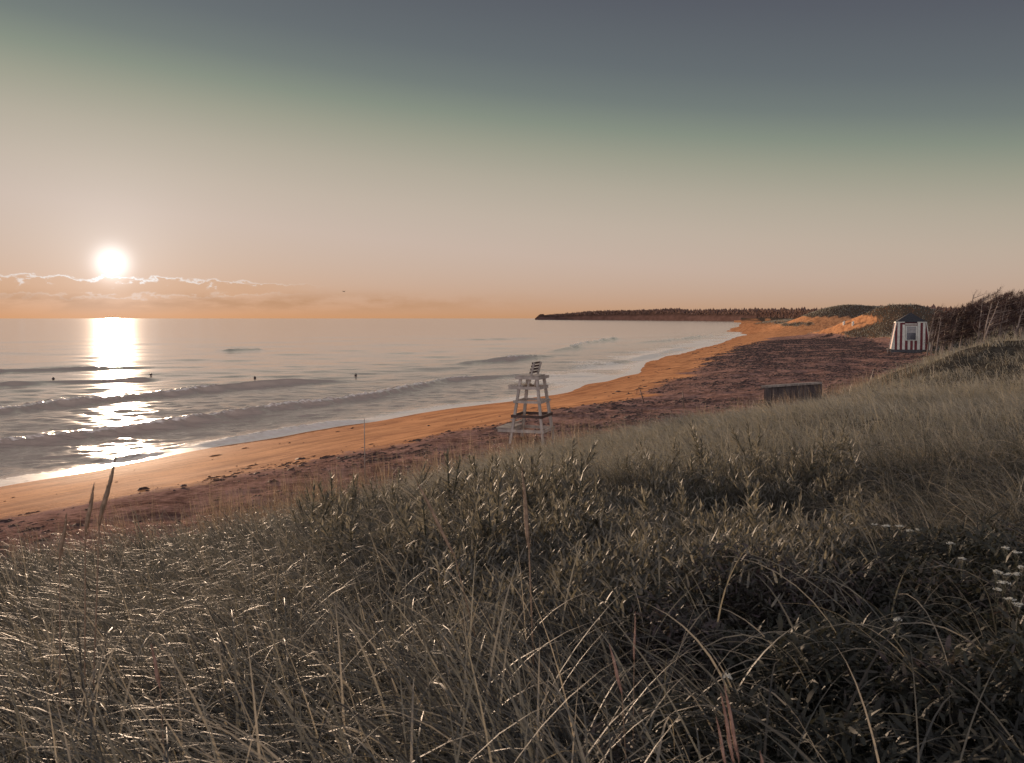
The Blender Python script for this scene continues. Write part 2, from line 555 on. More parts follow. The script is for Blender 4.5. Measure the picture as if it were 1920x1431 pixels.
ground = prop(link('ground', me, m_), kind='structure')
ground['label'] = 'red sand beach rising to grassy dunes'

# ------------------------------------------------------------------ the sea
WAVES = [  # pixels along the crest, height, broken stretch (start, end as a share of the length), front width
    ([(-420, 822), (-200, 797), (0, 772), (100, 757), (200, 750), (300, 740), (350, 736), (365, 733), (470, 724), (560, 717), (640, 712), (700, 709)], 0.50, (0.0, 0.66), 0.75),
    ([(-420, 905), (-200, 868), (0, 838), (120, 822), (250, 805), (380, 787), (500, 770), (600, 758), (700, 742), (770, 727), (835, 714), (900, 709), (975, 704), (1030, 700)], 0.42, (0.0, 0.86), 0.6),
    ([(-420, 716), (-200, 706), (0, 699), (100, 695), (190, 691), (300, 687)], 0.55, (2, 3), 1.0),
    ([(-420, 748), (-200, 735), (0, 724), (70, 719), (150, 716), (260, 713), (330, 707)], 0.42, (2, 3), 0.9),
    ([(360, 841), (430, 828), (500, 815), (570, 803), (640, 794), (740, 787)], 0.34, (0.1, 1.0), 0.5),
    ([(860, 684), (910, 679), (940, 676), (975, 673), (1005, 670), (1050, 668)], 0.62, (0.45, 0.85), 0.8),
    ([(1020, 662), (1045, 658), (1075, 652), (1100, 644), (1140, 638), (1170, 634)], 0.75, (0.2, 0.85), 1.0),
    ([(420, 659), (460, 657), (500, 656)], 0.55, (2, 3), 1.2),
    ([(840, 638), (880, 637), (960, 636), (1010, 634)], 0.40, (2, 3), 1.5),
    ([(980, 624), (1020, 623), (1060, 622)], 0.55, (2, 3), 2.0),
    ([(1000, 690), (1080, 686), (1140, 682), (1180, 676), (1230, 664), (1290, 650)], 0.22, (0.3, 1.0), 0.8),
    ([(1180, 645), (1240, 640), (1290, 634), (1350, 628)], 0.5, (0.1, 0.9), 1.2),
    ([(30, 792), (120, 783), (200, 776), (280, 770)], 0.10, (2, 3), 0.7),
    ([(180, 868), (260, 854), (330, 846)], 0.10, (0, 1), 0.5),
    ([(560, 690), (640, 686), (760, 682), (840, 678)], 0.16, (2, 3), 1.3),
    ([(700, 665), (800, 660), (900, 656)], 0.14, (2, 3), 1.6),
]
azs = np.concatenate([np.linspace(R(-75), R(-34), 40)[:-1], np.linspace(R(-34), R(24), 930), np.linspace(R(24), R(60), 30)[1:]])
dep = np.concatenate([np.linspace(0.34, 0.20, 200)[:-1], np.linspace(0.20, 0.02, 560)[:-1], np.geomspace(0.02, 0.00012, 120)])
X, Y, Q = polar_grid(azs, H / dep)
Rr = np.hypot(X, Y)
Zs, _, _, _, S_, _ = terrain(X, Y)
keep = (S_[Q] < 6).any(1)
Zw = np.zeros_like(X)
foam = np.zeros_like(X)
calm = sstep(-S_, -1.0, 6.0)
r2 = np.random.default_rng(3)
for k in range(40):
    lam = 0.36 * (1.13 ** k)
    a = R(90 + 26) + r2.normal(0, 0.45)         # travelling towards the shore
    amp = (0.0048 * lam ** 0.42 if lam > 2.2 else 0.0064 * lam ** 0.55) * r2.uniform(0.6, 1.3)
    step_ = np.maximum(Rr * 0.0011, Rr * Rr / H * 0.00033)
    fade = sstep(lam / step_, 3.0, 6.0) * (sstep(400, 0, 1) if False else 1.0)
    ph = 2 * math.pi / lam * (X * math.cos(a) + Y * math.sin(a)) + r2.uniform(0, 6.28)
    ph = ph + 1.2 * vnoise(X / (lam * 3), Y / (lam * 3), 300 + k)
    Zw += fade * amp * (np.sin(ph) + 0.25 * np.sin(2 * ph + 0.6)) * (0.6 + 1.3 * np.clip(0.5 + vnoise(X / (lam * 6), Y / (lam * 6), 200 + k), 0, 1))
Zw *= calm
for pts, hgt, (b0, b1), fw in WAVES:
    P = [tuple(float(c) for c in on_plane(a, b)) for a, b in pts]
    tot = sum(math.dist(P[i], P[i + 1]) for i in range(len(P) - 1))
    sel = np.nonzero((X > min(p[0] for p in P) - 25) & (X < max(p[0] for p in P) + 25) & (Y > min(p[1] for p in P) - 25) & (Y < max(p[1] for p in P) + 25))[0]
    x, y = X[sel], Y[sel]
    q, arc = sdist(x, y, P)
    t = arc / tot
    wob = 0.6 * fbm(x / 5.0, y / 5.0, 400, 2) + 0.18 * fbm(x / 0.9, y / 0.9, 401, 3)
    q = q + wob * fw
    env = sstep(t, -0.01, 0.18) * sstep(t, 1.01, 0.80) * (0.9 + 0.4 * vnoise(arc / 6.0, arc * 0, 90))
    brk = sstep(t, b0 - 0.03, b0 + 0.04) * sstep(t, b1 + 0.03, b1 - 0.04)
    seaw = np.exp(-(q / (fw * 2.0)) ** 2)
    frnt = np.exp(-(q / fw) ** 2)
    prof = np.where(q < 0, seaw, frnt)
    trough = -0.18 * np.exp(-((q - fw * 3.0) / (fw * 1.6)) ** 2)
    churn = 1 + brk * frnt * 0.5 * fbm(x / 0.35, y / 0.35, 410, 4)
    Zw[sel] += hgt * env * (prof + trough) * churn * 0.8
    fm = brk * env * np.exp(-((q - fw * 0.15) / (fw * 0.6)) ** 2)
    trail = 0.14 * brk * env * np.where(q < 0, np.exp(-(q / (fw * 6)) ** 2), 0)
    foam[sel] = np.maximum(foam[sel], np.clip(fm * 0.68 + trail, 0, 1))
# foam of the swash
edge = sstep(S_, -2.3 - 0.8 * fbm(X / 5, Y / 5, 505, 2), -0.5) * (1 - sstep(S_, 1.2, 3))
foamE = edge * np.clip(0.95 + 0.5 * fbm(X / 1.5, Y / 1.5, 500, 3), 0, 1)
farb = sstep(Y, 52, 90)
wash = sstep(S_, -4 - 14 * farb, 0.0) * np.clip(0.34 + 0.52 * farb + 1.5 * fbm(X / 6, Y / 10, 510, 4), 0, 1)
foam = np.clip(np.maximum(np.maximum(foam, foamE), wash * (0.45 + 0.55 * farb)), 0, 1)
Zw = np.where(S_ > -2.0, Zw * sstep(-S_, -0.6, 2.0) + 0.012, Zw)
me = np_mesh('sea', np.stack([X, Y, Zw], 1), quads=Q[keep], cols={'mask': np.stack([foam, sstep(S_, -42, -6), sstep(S_, -3.5, -1.0)], 1)})
m_, n, out = material('sea_water')
co = n.new('ShaderNodeTexCoord').outputs['Object']
at = n.new('ShaderNodeAttribute', attribute_name='mask')
sx_ = n.new('ShaderNodeSeparateColor')
n.nt.links.new(at.outputs['Color'], sx_.inputs[0])
fo, sh, fr = sx_.outputs
rot = n.new('ShaderNodeMapping')
n.put(rot.inputs[0], co)
rot.inputs['Rotation'].default_value = (0, 0, R(40))
rot_s = n.new('ShaderNodeMapping')
n.put(rot_s.inputs[0], rot.outputs[0])
rot_s.inputs['Scale'].default_value = (1.0, 0.30, 1.0)
rot = rot_s
n1 = n.noise(rot.outputs[0], 1.6, 6, 0.62)
n2 = n.noise(rot.outputs[0], 0.35, 4, 0.6)
n0 = n.noise(rot.outputs[0], 5.0, 4, 0.6)
hgt = n.math('ADD', n.math('ADD', n.math('MULTIPLY', n1, 0.20), n.math('MULTIPLY', n0, 0.07)), n.math('MULTIPLY', n2, 0.20))
hgt = n.math('MULTIPLY', hgt, n.math('SUBTRACT', 1.0, n.math('MULTIPLY', fr, 0.93)))
nb = bump(n, hgt, 0.3, 0.8)
n.put(nb.node.inputs['Strength'], n.math('ADD', 0.14, n.math('MULTIPLY', sh, 0.38)))
body = n.mix(sh, (0.42, 0.325, 0.255, 1), (0.40, 0.30, 0.235, 1))
wp = principled(n, None, body, 0.12, 0.5, nb)
wp.inputs['IOR'].default_value = 1.5
fn = n.noise(co, 2.6, 8, 0.7, 0.4)
fmask = n.step(n.math('ADD', fo, n.math('MULTIPLY', n.math('SUBTRACT', fn, 0.5), 1.5)), 0.40, 0.72)
fp = principled(n, None, n.mix(n.step(fn, 0.35, 0.7), (0.78, 0.65, 0.54, 1), (0.93, 0.83, 0.73, 1)), 0.28, 1.0, bump(n, fn, 0.12, 0.08))
mx = n.new('ShaderNodeMixShader')
n.put(mx.inputs[0], fmask)
n.nt.links.new(wp.outputs[0], mx.inputs[1])
n.nt.links.new(fp.outputs[0], mx.inputs[2])
n.nt.links.new(mx.outputs[0], out.inputs[0])
sea = prop(link('sea', me, m_), kind='structure')
sea['label'] = 'calm sea with small breakers reflecting the sunrise'

# ------------------------------------------------------------------ the far headland and its wood
ridge = [(1003, 597.2, 3550), (1012, 589, 3540), (1035, 587.5, 3500), (1060, 586, 3400), (1090, 583.5, 3250), (1120, 581.5, 3100), (1160, 580, 2900), (1200, 580, 2700), (1250, 577, 2450),
         (1275, 577, 2330), (1297, 580, 2230), (1335, 578, 2050), (1370, 578, 1900), (1410, 577.5, 1750), (1466, 577.5, 1500), (1522, 577.5, 1300), (1578, 575.5, 1100),
         (1640, 573, 900), (1700, 574, 720), (1760, 574, 600), (1830, 574, 540), (1960, 572, 480), (2100, 570, 460)]
rows = []
rxs = np.array([a for a, _, _ in ridge], float)
pxs = np.linspace(rxs[0], rxs[-1], 420)
ry = np.interp(pxs, rxs, [b for _, b, _ in ridge])
rd = np.interp(pxs, rxs, [c for _, _, c in ridge])
ry = ry + 0.5 * fbm(pxs / 14.0, pxs * 0, 600, 3) * (pxs > 1012)
hv = []
for a, b, d in zip(pxs, ry, rd):
    p = at_y(a, b, d)
    tree_h = 5.0 if a < 1640 else 3.5
    top = max(p.z - (tree_h if a > 1020 else 0.5), 0.3)
    u = Vector((p.x, p.y, 0)).normalized()
    wv = d * 0.03
    cl = 0.42 if a < 1420 else 0.16
    nz = float(fbm(a / 9.0, d * 0, 610, 3))
    prof = [(-wv * 0.9, -2.0), (-wv * 0.85 + nz * 6, top * cl * (0.9 + 0.25 * nz)), (-wv * 0.62, top * (cl + 0.16)), (-wv * 0.33, top * 0.82), (0, top), (wv * 0.5, top * 0.97), (wv * 1.6, top * 0.6), (wv * 2.2, -2.0)]
    hv.append([(p.x + u.x * o, p.y + u.y * o, z) for o, z in prof])
hv = np.array(hv)
nn, kk = hv.shape[:2]
idx = np.arange(nn * kk).reshape(nn, kk)
Qh = np.stack([idx[:-1, :-1], idx[1:, :-1], idx[1:, 1:], idx[:-1, 1:]], -1).reshape(-1, 4)
hm = np.zeros((nn, kk))
hm[:, 2:] = 1.0
hm[pxs > 1440, 1:] = 1.0
me = np_mesh('headland', hv.reshape(-1, 3), quads=Qh, attrs={'tint': hm.ravel()})
m_, n, out = material('headland_ground')
co = n.new('ShaderNodeTexCoord').outputs['Object']
ta = n.new('ShaderNodeAttribute', attribute_name='tint').outputs['Fac']
f1 = n.noise(n.scalevec(co, (1, 1, 3)), 0.03, 6, 0.6)
cliff = n.mix(n.step(f1, 0.35, 0.65), (0.08, 0.048, 0.042, 1), (0.115, 0.070, 0.062, 1))
turf = n.mix(n.step(f1, 0.35, 0.65), (0.05, 0.031, 0.026, 1), (0.075, 0.046, 0.038, 1))
principled(n, out, n.mix(ta, cliff, turf), 0.9, 0.0, bump(n, f1, 0.3, 3.0))
prop(link('headland', me, m_), kind='structure')['label'] = 'low dark headland with red cliffs on the horizon'


def cone_trees(P, h, w_, seed):
    """small ragged conifers: three crossed, stepped fins and a stem each"""
    r_ = np.random.default_rng(seed)
    n_ = len(P)
    prof = [(0.0, 0.12), (0.12, 1.0), (0.3, 0.72), (0.34, 0.92), (0.58, 0.45), (0.62, 0.6), (0.82, 0.2), (1.0, 0.02)]
    vs, qs = [], []
    base = 0
    for f in range(3):
        a = r_.uniform(0, 6.28, n_) + f * 1.05
        L_, R_ = [], []
        for t, ww in prof:
            jl, jr = r_.uniform(0.6, 1.15, n_), r_.uniform(0.6, 1.15, n_)
            z = P[:, 2] + h * t
            L_.append(np.stack([P[:, 0] - np.cos(a) * ww * w_ * jl, P[:, 1] - np.sin(a) * ww * w_ * jl, z], 1))
            R_.append(np.stack([P[:, 0] + np.cos(a) * ww * w_ * jr, P[:, 1] + np.sin(a) * ww * w_ * jr, z], 1))
        V = np.stack([np.stack(L_, 1), np.stack(R_, 1)], 2)     # n, k, 2, 3
        k = len(prof)
        i = base + np.arange(n_ * k * 2).reshape(n_, k, 2)
        qs.append(np.stack([i[:, :-1, 0], i[:, :-1, 1], i[:, 1:, 1], i[:, 1:, 0]], -1).reshape(-1, 4))
        vs.append(V.reshape(-1, 3))
        base += n_ * k * 2
    tint = np.tile(np.repeat(r_.uniform(0, 1, n_), len(prof) * 2), 3)
    return np.concatenate(vs), np.concatenate(qs), tint


tp, th_ = [], []
for k in range(5200):
    i = random.randint(8, nn - 2)
    f = random.random()
    o = random.choice([3, 3, 4, 4, 5]) if pxs[i] < 1420 else random.choice([2, 3, 4, 4, 5])
    a_, b_ = hv[i, o - 1], hv[i, o]
    c_ = hv[i + 1, o - 1] + (hv[i + 1, o] - hv[i + 1, o - 1]) * f
    p = a_ + (b_ - a_) * f
    p = p + (c_ - p) * random.random()
    tp.append(p)
    sc = 1.0 if pxs[i] < 1640 else 0.7
    th_.append(min(7.5, random.lognormvariate(1.15, 0.38)) * sc * min(1.0, 0.3 + (pxs[i] - 1010) / 90.0))
tp, th_ = np.array(tp), np.array(th_)
v, q, tint = cone_trees(tp, th_, th_ * 0.34 + 0.8, 5)
me = np_mesh('distant_forest', v, quads=q, smooth=False, attrs={'tint': tint})
prop(link('distant_forest', me, M_wood_far), 'dark spruce wood covering the distant headland ridge', 'forest', kind='stuff')

# ------------------------------------------------------------------ grass and herbs
def blades(P, az_, L, W, th0, th1, nseg, tint, curl=1.3):
    """arching, tapering strips; returns verts, quads, tints"""
    n_ = len(P)
    t = np.linspace(0, 1, nseg + 1)
    tm = 0.5 * (t[1:] + t[:-1])
    th = th0[:, None] + (th1 - th0)[:, None] * tm[None, :] ** curl
    st = (L / nseg)[:, None]
    h = np.concatenate([np.zeros((n_, 1)), np.cumsum(st * np.sin(th), 1)], 1)
    z = np.concatenate([np.zeros((n_, 1)), np.cumsum(st * np.cos(th), 1)], 1)
    ca, sa = np.cos(az_)[:, None], np.sin(az_)[:, None]
    swing = 0.12 * rng.normal(0, 1, (n_, 1)) * h
    cx, cy, cz = P[:, 0:1] + ca * h - sa * swing, P[:, 1:2] + sa * h + ca * swing, P[:, 2:3] + z
    wt_ = W[:, None] * np.clip(1.0 - t[None, :] ** 2.2, 0.06, 1) * (0.6 + 0.4 * np.minimum(1, t[None, :] * 5)) * 0.5
    tw = rng.uniform(-0.6, 0.6, (n_, 1)) + rng.normal(0, 0.4, (n_, 1)) * t[None, :]
    ox, oy, oz = -sa * np.cos(tw), ca * np.cos(tw), np.sin(tw) * 0.8
    V = np.stack([np.stack([cx - ox * wt_, cy - oy * wt_, cz - oz * wt_], -1), np.stack([cx + ox * wt_, cy + oy * wt_, cz + oz * wt_], -1)], 2)
    i = np.arange(n_ * (nseg + 1) * 2).reshape(n_, nseg + 1, 2)
    q_ = np.stack([i[:, :-1, 0], i[:, :-1, 1], i[:, 1:, 1], i[:, 1:, 0]], -1).reshape(-1, 4)
    return V.reshape(-1, 3), q_, np.repeat(tint, (nseg + 1) * 2)


def scatter(n_, r0, r1, a0=-36, a1=34):
    a = rng.uniform(R(a0), R(a1), n_)
    r_ = np.sqrt(rng.uniform(r0 * r0, r1 * r1, n_))
    return np.sin(a) * r_, np.cos(a) * r_


def herb_zone(x, y):
    """share of low dark herbs rather than grass: the near right"""
    return sstep(x - 0.16 * y + 0.7 * fbm(x / 1.2, y / 1.2, 700, 3), -0.35, 0.35) * sstep(y, 7.2, 5.0)


def leaf_zone(x, y):
    """where broad-leaved stalks crowd out the grass"""
    return sstep(x / y, -0.17, -0.06) * sstep(x / y, 0.44, 0.34) * sstep(y, 4.6, 5.6) * sstep(y, 14, 9.5) * sstep(fbm(x / 1.2, y / 1.2, 760, 2), -0.45, 0.0)


def grass_layer(name, n_tuft, per, r0, r1, Lr, W0, nseg, spread, label):
    x, y = scatter(n_tuft, r0, r1)
    _, _, _, _, _, un = terrain(x, y)
    left = sstep(x, -0.5, -5.0) * sstep(y, 30, 18)
    prob = sstep(un + 3.0 * fbm(x / 1.6, y / 1.6, 720, 3), -0.8 + 0.8 * left, 1.6 + 4.5 * left)
    prob = prob * (0.45 + 0.55 * sstep(fbm(x / 0.8, y / 0.8, 725, 2), -0.35, 0.1))
    prob = prob * (1 - 0.93 * herb_zone(x, y)) * (1 - 0.5 * leaf_zone(x, y))
    for bx, by, bh_, sx, sy in HOLLOW:
        prob = prob * (1 - 0.75 * np.exp(-0.5 * (((x - bx) / sx) ** 2 + ((y - by) / sy) ** 2)))
    ok = rng.uniform(0, 1, n_tuft) < prob
    x, y = x[ok], y[ok]
    nt_ = len(x)
    x = np.repeat(x, per) + rng.normal(0, spread, nt_ * per)
    y = np.repeat(y, per) + rng.normal(0, spread, nt_ * per)
    n_ = len(x)
    z = terrain(x, y)[0]
    patch = fbm(x / 3.0, y / 3.0, 730, 3)
    thr = np.repeat(rng.uniform(0.75, 1.2, nt_), per)
    L = rng.uniform(Lr[0], Lr[1], n_) * thr * (1 + 0.35 * patch) * (1 - 0.35 * leaf_zone(x, y)) * (1 - 0.3 * sstep(un_of(x, y), 3, 0))
    rr = np.hypot(x, y)
    W = np.maximum(W0, rr * 0.00042) * rng.uniform(0.6, 1.25, n_) * np.where(rng.uniform(0, 1, n_) < 0.25, 1.3, 1.0)
    wind = math.pi + 1.2 * patch - 0.15
    az_ = np.where(rng.uniform(0, 1, n_) < 0.72, wind + rng.normal(0, 0.5, n_), rng.uniform(0, 6.283, n_))
    th0 = np.abs(rng.normal(0.20, 0.16, n_))
    th1 = th0 + np.clip(rng.normal(1.95, 0.65, n_), 0.3, 3.0)
    dry = rng.uniform(0, 1, n_) < ((0.04 if r1 < 14 else 0.10) + 0.25 * sstep(un_of(x, y), 5, 0))
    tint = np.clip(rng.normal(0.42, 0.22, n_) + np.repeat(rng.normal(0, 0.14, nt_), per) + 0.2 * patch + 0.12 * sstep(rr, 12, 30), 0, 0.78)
    tint = np.where(dry, rng.uniform(0.65, 0.85 if r1 < 14 else 1.0, n_), tint)
    V, q_, ti = blades(np.stack([x, y, z - 0.02], 1), az_, L, W, th0, th1, nseg, tint, 1.6)
    me_ = np_mesh(name, V, quads=q_, attrs={'tint': ti})
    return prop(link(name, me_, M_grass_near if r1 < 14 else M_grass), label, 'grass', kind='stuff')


def un_of(x, y):
    return sdist(x, y, FT)[0]


GRASS = True
if GRASS:
    grass_layer('beach_grass', 1500, 13, 1.1, 5.0, (0.65, 1.2), 0.0105, 12, 0.05, 'tall arching marram grass in the near foreground')
    grass_layer('beach_grass', 6500, 9, 5.0, 13.0, (0.45, 1.0), 0.0085, 9, 0.08, 'marram grass covering the middle of the dune slope')
    grass_layer('beach_grass', 17000, 8, 13.0, 32.0, (0.35, 0.75), 0.007, 5, 0.14, 'marram grass along the dune foot above the beach')
    grass_layer('beach_grass', 26000, 6, 32.0, 105.0, (0.40, 0.8), 0.008, 4, 0.25, 'pale grass meadow on the far dune top')

# tall dry stems straggling over the foot of the dune
x, y = scatter(60000, 8, 60, -36, 30)
un = terrain(x, y)[5]
ok = rng.uniform(0, 1, len(x)) < np.exp(-((un - 1.2) / 2.2) ** 2) * (0.10 + 0.9 * sstep(fbm(x / 1.5, y / 1.5, 735, 2), -0.1, 0.3)) * (0.25 + 0.75 * sstep(y, 42, 30)) * 0.9
x, y = np.repeat(x[ok], 4), np.repeat(y[ok], 4)
x, y = x + rng.normal(0, 0.09, len(x)), y + rng.normal(0, 0.09, len(x))
n_ = len(x)
rr = np.hypot(x, y)
V, q, ti = blades(np.stack([x, y, terrain(x, y)[0] - 0.03], 1), rng.normal(math.pi, 1.2, n_), rng.uniform(0.45, 1.25, n_), np.maximum(0.005, rr * 0.00034), np.abs(rng.normal(0.12, 0.1, n_)),
                  np.abs(rng.normal(0.7, 0.6, n_)), 6, np.clip(rng.normal(0.65, 0.28, n_), 0.0, 1), 1.8)
prop(link('dry_grass', np_mesh('dry_grass', V, quads=q, attrs={'tint': ti}), M_dry), 'sparse reddish dry grass straggling onto the sand', 'grass', kind='stuff')

# low herbs of the near right
x, y = scatter(26000, 1.2, 9.0, -10, 36)
ok = rng.uniform(0, 1, len(x)) < herb_zone(x, y)
x, y = x[ok], y[ok]
per = 9
hh = 0.18 + 0.42 * np.clip(0.5 + fbm(x / 0.7, y / 0.7, 740, 3), 0, 1)
z0 = terrain(x, y)[0]
P = np.repeat(np.stack([x, y, z0], 1), per, 0)
P[:, 2] += np.repeat(hh, per) * rng.uniform(0.05, 1.0, len(P))
P[:, :2] += rng.normal(0, 0.05, (len(P), 2))
n_ = len(P)
tint = np.clip(np.repeat(np.clip(0.5 + fbm(x / 0.9, y / 0.9, 750, 2), 0, 1), per) + rng.normal(0, 0.15, n_), 0, 1)
V, q, ti = blades(P, rng.uniform(0, 6.283, n_), rng.uniform(0.03, 0.11, n_), rng.uniform(0.010, 0.028, n_), rng.uniform(0.3, 1.6, n_), rng.uniform(0.8, 2.2, n_), 3, tint)
prop(link('ground_cover', np_mesh('ground_cover', V, quads=q, attrs={'tint': ti}), M_herb), 'dark low vetch and herbs among the near grass', 'herbs', kind='stuff')

# loose lance leaves filling in between the leafy stalks
x, y = scatter(16000, 4.4, 15.5, -14, 26)
ok = rng.uniform(0, 1, len(x)) < leaf_zone(x, y) * 0.75
x, y = np.repeat(x[ok], 12), np.repeat(y[ok], 12)
x, y = x + rng.normal(0, 0.07, len(x)), y + rng.normal(0, 0.07, len(x))
n_ = len(x)
hh = 0.30 + 0.34 * np.clip(0.5 + fbm(x / 0.5, y / 0.5, 770, 2), 0, 1)
z = terrain(x, y)[0] + hh * rng.uniform(0.15, 1.0, n_)
V, q, ti = blades(np.stack([x, y, z], 1), rng.uniform(0, 6.283, n_), rng.uniform(0.06, 0.13, n_), rng.uniform(0.012, 0.022, n_), rng.uniform(0.2, 1.1, n_), rng.uniform(0.5, 1.7, n_), 4,
                  np.clip(rng.normal(0.35, 0.2, n_), 0, 0.9))
prop(link('leafy_undergrowth', np_mesh('leafy_undergrowth', V, quads=q, attrs={'tint': ti}), M_leaf), 'dense lance leaves filling the grass on the middle slope', 'herbs', kind='stuff')

# tufts on the far dunes so that their outline is furred
n_ = 140000
x, y = rng.uniform(48, 190, n_), rng.uniform(105, 460, n_)
_, gm, _, _, _, un = terrain(x, y)
ok = (gm > 0.3) & (un < 60)
x, y = x[ok], y[ok]
n_ = len(x)
z = terrain(x, y)[0]
rr = np.hypot(x, y)
V, q, ti = blades(np.stack([x, y, z - 0.05], 1), rng.uniform(0, 6.283, n_), rng.uniform(0.22, 0.5, n_), rr * 0.0006, rng.uniform(0, 0.4, n_), rng.uniform(0.6, 1.5, n_), 3, np.clip(rng.normal(0.42, 0.07, n_), 0, 0.6))
prop(link('dune_grass', np_mesh('dune_grass', V, quads=q, attrs={'tint': ti}), M_grass), 'dark grass clothing the far dunes behind the striped hut', 'grass', kind='stuff')

# ------------------------------------------------------------------ seaweed on the beach
n_ = 260000
x = rng.uniform(-26, 75, n_)
y = rng.uniform(10, 200, n_)
_, gm, _, weed_shade, s, un = terrain(x, y)
kd = sdist(x, y, DK)[0]
lines = np.exp(-((kd + 0.6 + 1.6 * fbm(x / 4, y / 4, 801, 2)) / 0.7) ** 2) * 0.6 + np.exp(-((s - 2.2 - fbm(x / 6, y / 6, 804, 2)) / 0.5) ** 2) * 0.06 + 0.028
pr = np.clip(weed_shade * sstep(fbm(x / 3.0, y / 3.0, 802, 3), -0.35, 0.35) + lines * sstep(fbm(x / 2.0, y / 2.0, 803, 3), -0.1, 0.35), 0, 1)
ok = (rng.uniform(0, 1, n_) < pr) & (un < 0.5) & (s > 1.2)
x, y = x[ok], y[ok]
n_ = len(x)
size = rng.lognormal(math.log(0.032), 0.6, n_) * (1 + 0.016 * np.hypot(x, y))
size = np.minimum(size, 0.30)
k = 8
st_ = np.where(rng.uniform(0, 1, n_) < 0.35, rng.uniform(2.0, 5.0, n_), 1.1)
ang = np.linspace(0, 2 * math.pi, k, endpoint=False)[None, :] + rng.uniform(0, 6.28, (n_, 1))
rad = size[:, None] * rng.uniform(0.35, 1.2, (n_, k))
vx, vy = x[:, None] + (e0 := rad * np.cos(ang) * st_[:, None] * 0.5 + rad * np.sin(ang) * 0.866 / st_[:, None] ** 0.5), y[:, None] + rad * np.cos(ang) * st_[:, None] * 0.866 - rad * np.sin(ang) * 0.5 / st_[:, None] ** 0.5
zz = terrain(vx.ravel(), vy.ravel())[0].reshape(n_, k)
ring = np.stack([vx, vy, zz - 0.01], -1)
mid = np.stack([x[:, None] + 0.45 * (vx - x[:, None]), y[:, None] + 0.45 * (vy - y[:, None]), zz + (size[:, None] * 0.25 + 0.008) * rng.uniform(0.3, 1.1, (n_, k))], -1)
V = np.stack([ring, mid], 2).reshape(-1, 3)
i = np.arange(n_ * k * 2).reshape(n_, k, 2)
j = np.roll(i, -1, 1)
q = np.stack([i[:, :, 0], j[:, :, 0], j[:, :, 1], i[:, :, 1]], -1).reshape(-1, 4)
cap = i[:, :, 1]
q2 = np.stack([cap[:, [0, 2, 4, 0]], cap[:, [1, 3, 5, 2]], cap[:, [2, 4, 6, 4]], cap[:, [0, 0, 0, 0]]], -1)
tr = np.concatenate([cap[:, [0, a, a + 1]] for a in range(1, k - 1)])
prop(link('seaweed', np_mesh('seaweed', V, quads=q, tris=tr, smooth=False), M_weed), 'dark dried seaweed strewn over the red sand', 'seaweed', kind='stuff')


# ------------------------------------------------------------------ boxes and tubes
def beam(bm, p0, p1, wd, ht, up=Vector((0, 0, 1)), bev=0.006):
    p0, p1 = Vector(p0), Vector(p1)
    d = (p1 - p0)
    L = d.length
    d.normalize()
    s = d.cross(up)
    if s.length < 1e-4: s = d.cross(Vector((1, 0, 0)))
    s.normalize()
    u = s.cross(d).normalized()
    g = bmesh.ops.create_cube(bm, size=1.0)
    for v in g['verts']:
        c = v.co.copy()
        v.co = p0 + d * (c.x + 0.5) * L + s * c.y * wd + u * c.z * ht
    if bev:
        es = list({e for v in g['verts'] for e in v.link_edges})
        bmesh.ops.bevel(bm, geom=es, offset=bev, segments=1, affect='EDGES')


def tube(bm, pts, rads, k=7):
    rings = []
    for i, (p, r_) in enumerate(zip(pts, rads)):
        p = Vector(p)
        a = Vector(pts[max(i - 1, 0)])
        b = Vector(pts[min(i + 1, len(pts) - 1)])
        d = (b - a).normalized()
        s = d.cross(Vector((0.13, 1, 0.07))).normalized()
        u = s.cross(d)
        rings.append([bm.verts.new(p + (s * math.cos(6.2832 * j / k) + u * math.sin(6.2832 * j / k)) * r_) for j in range(k)])
    for a, b in zip(rings[:-1], rings[1:]):
        for j in range(k):
            bm.faces.new((a[j], a[(j + 1) % k], b[(j + 1) % k], b[j]))
    bm.faces.new(rings[0][::-1])
    bm.faces.new(rings[-1])


# ------------------------------------------------------------------ the lifeguard chair
cx, cy, cz = ground_hit(998, 827)
D = math.hypot(cx, cy)
SC = cy / 33.4
chair = empty('lifeguard_chair', (cx, cy, cz - 0.05), R(-19))
prop(chair, 'tall white wooden lifeguard chair with slatted backrest standing on the beach', 'lifeguard chair')
hu, hvv, hz_ = 0.65 * SC, 0.70 * SC, 2.52 * SC
tu, tv = 0.31 * SC, 0.43 * SC


def leg_at(su, sv, z):
    k = z / hz_
    return Vector((su * (hu + (tu - hu) * k), sv * (hvv + (tv - hvv) * k), z))


for su in (-1, 1):
    for sv in (-1, 1):
        bm = bmesh.new()
        beam(bm, leg_at(su, sv, -0.1), leg_at(su, sv, hz_), 0.10, 0.10, Vector((0, 1, 0)))
        from_bm('leg', bm, M_white, chair)


def ring(z, ht, mat, ext=0.0, out=0.07, name='brace'):
    c = {(a, b): leg_at(a, b, z) for a in (-1, 1) for b in (-1, 1)}
    for sv in (-1, 1):
        bm = bmesh.new()
        y_ = c[(1, sv)].y + sv * out
        beam(bm, (c[(-1, sv)].x - 0.12 - ext, y_, z), (c[(1, sv)].x + 0.10, y_, z), 0.045, ht)
        from_bm(name, bm, mat, chair)
    for su in (-1, 1):
        bm = bmesh.new()
        x_ = c[(su, 1)].x + su * out
        beam(bm, (x_, c[(su, -1)].y - 0.04, z + (0.004 if ht > 0.1 else 0)), (x_, c[(su, 1)].y + 0.04, z + 0.004), 0.045, ht)
        from_bm(name, bm, mat, chair)


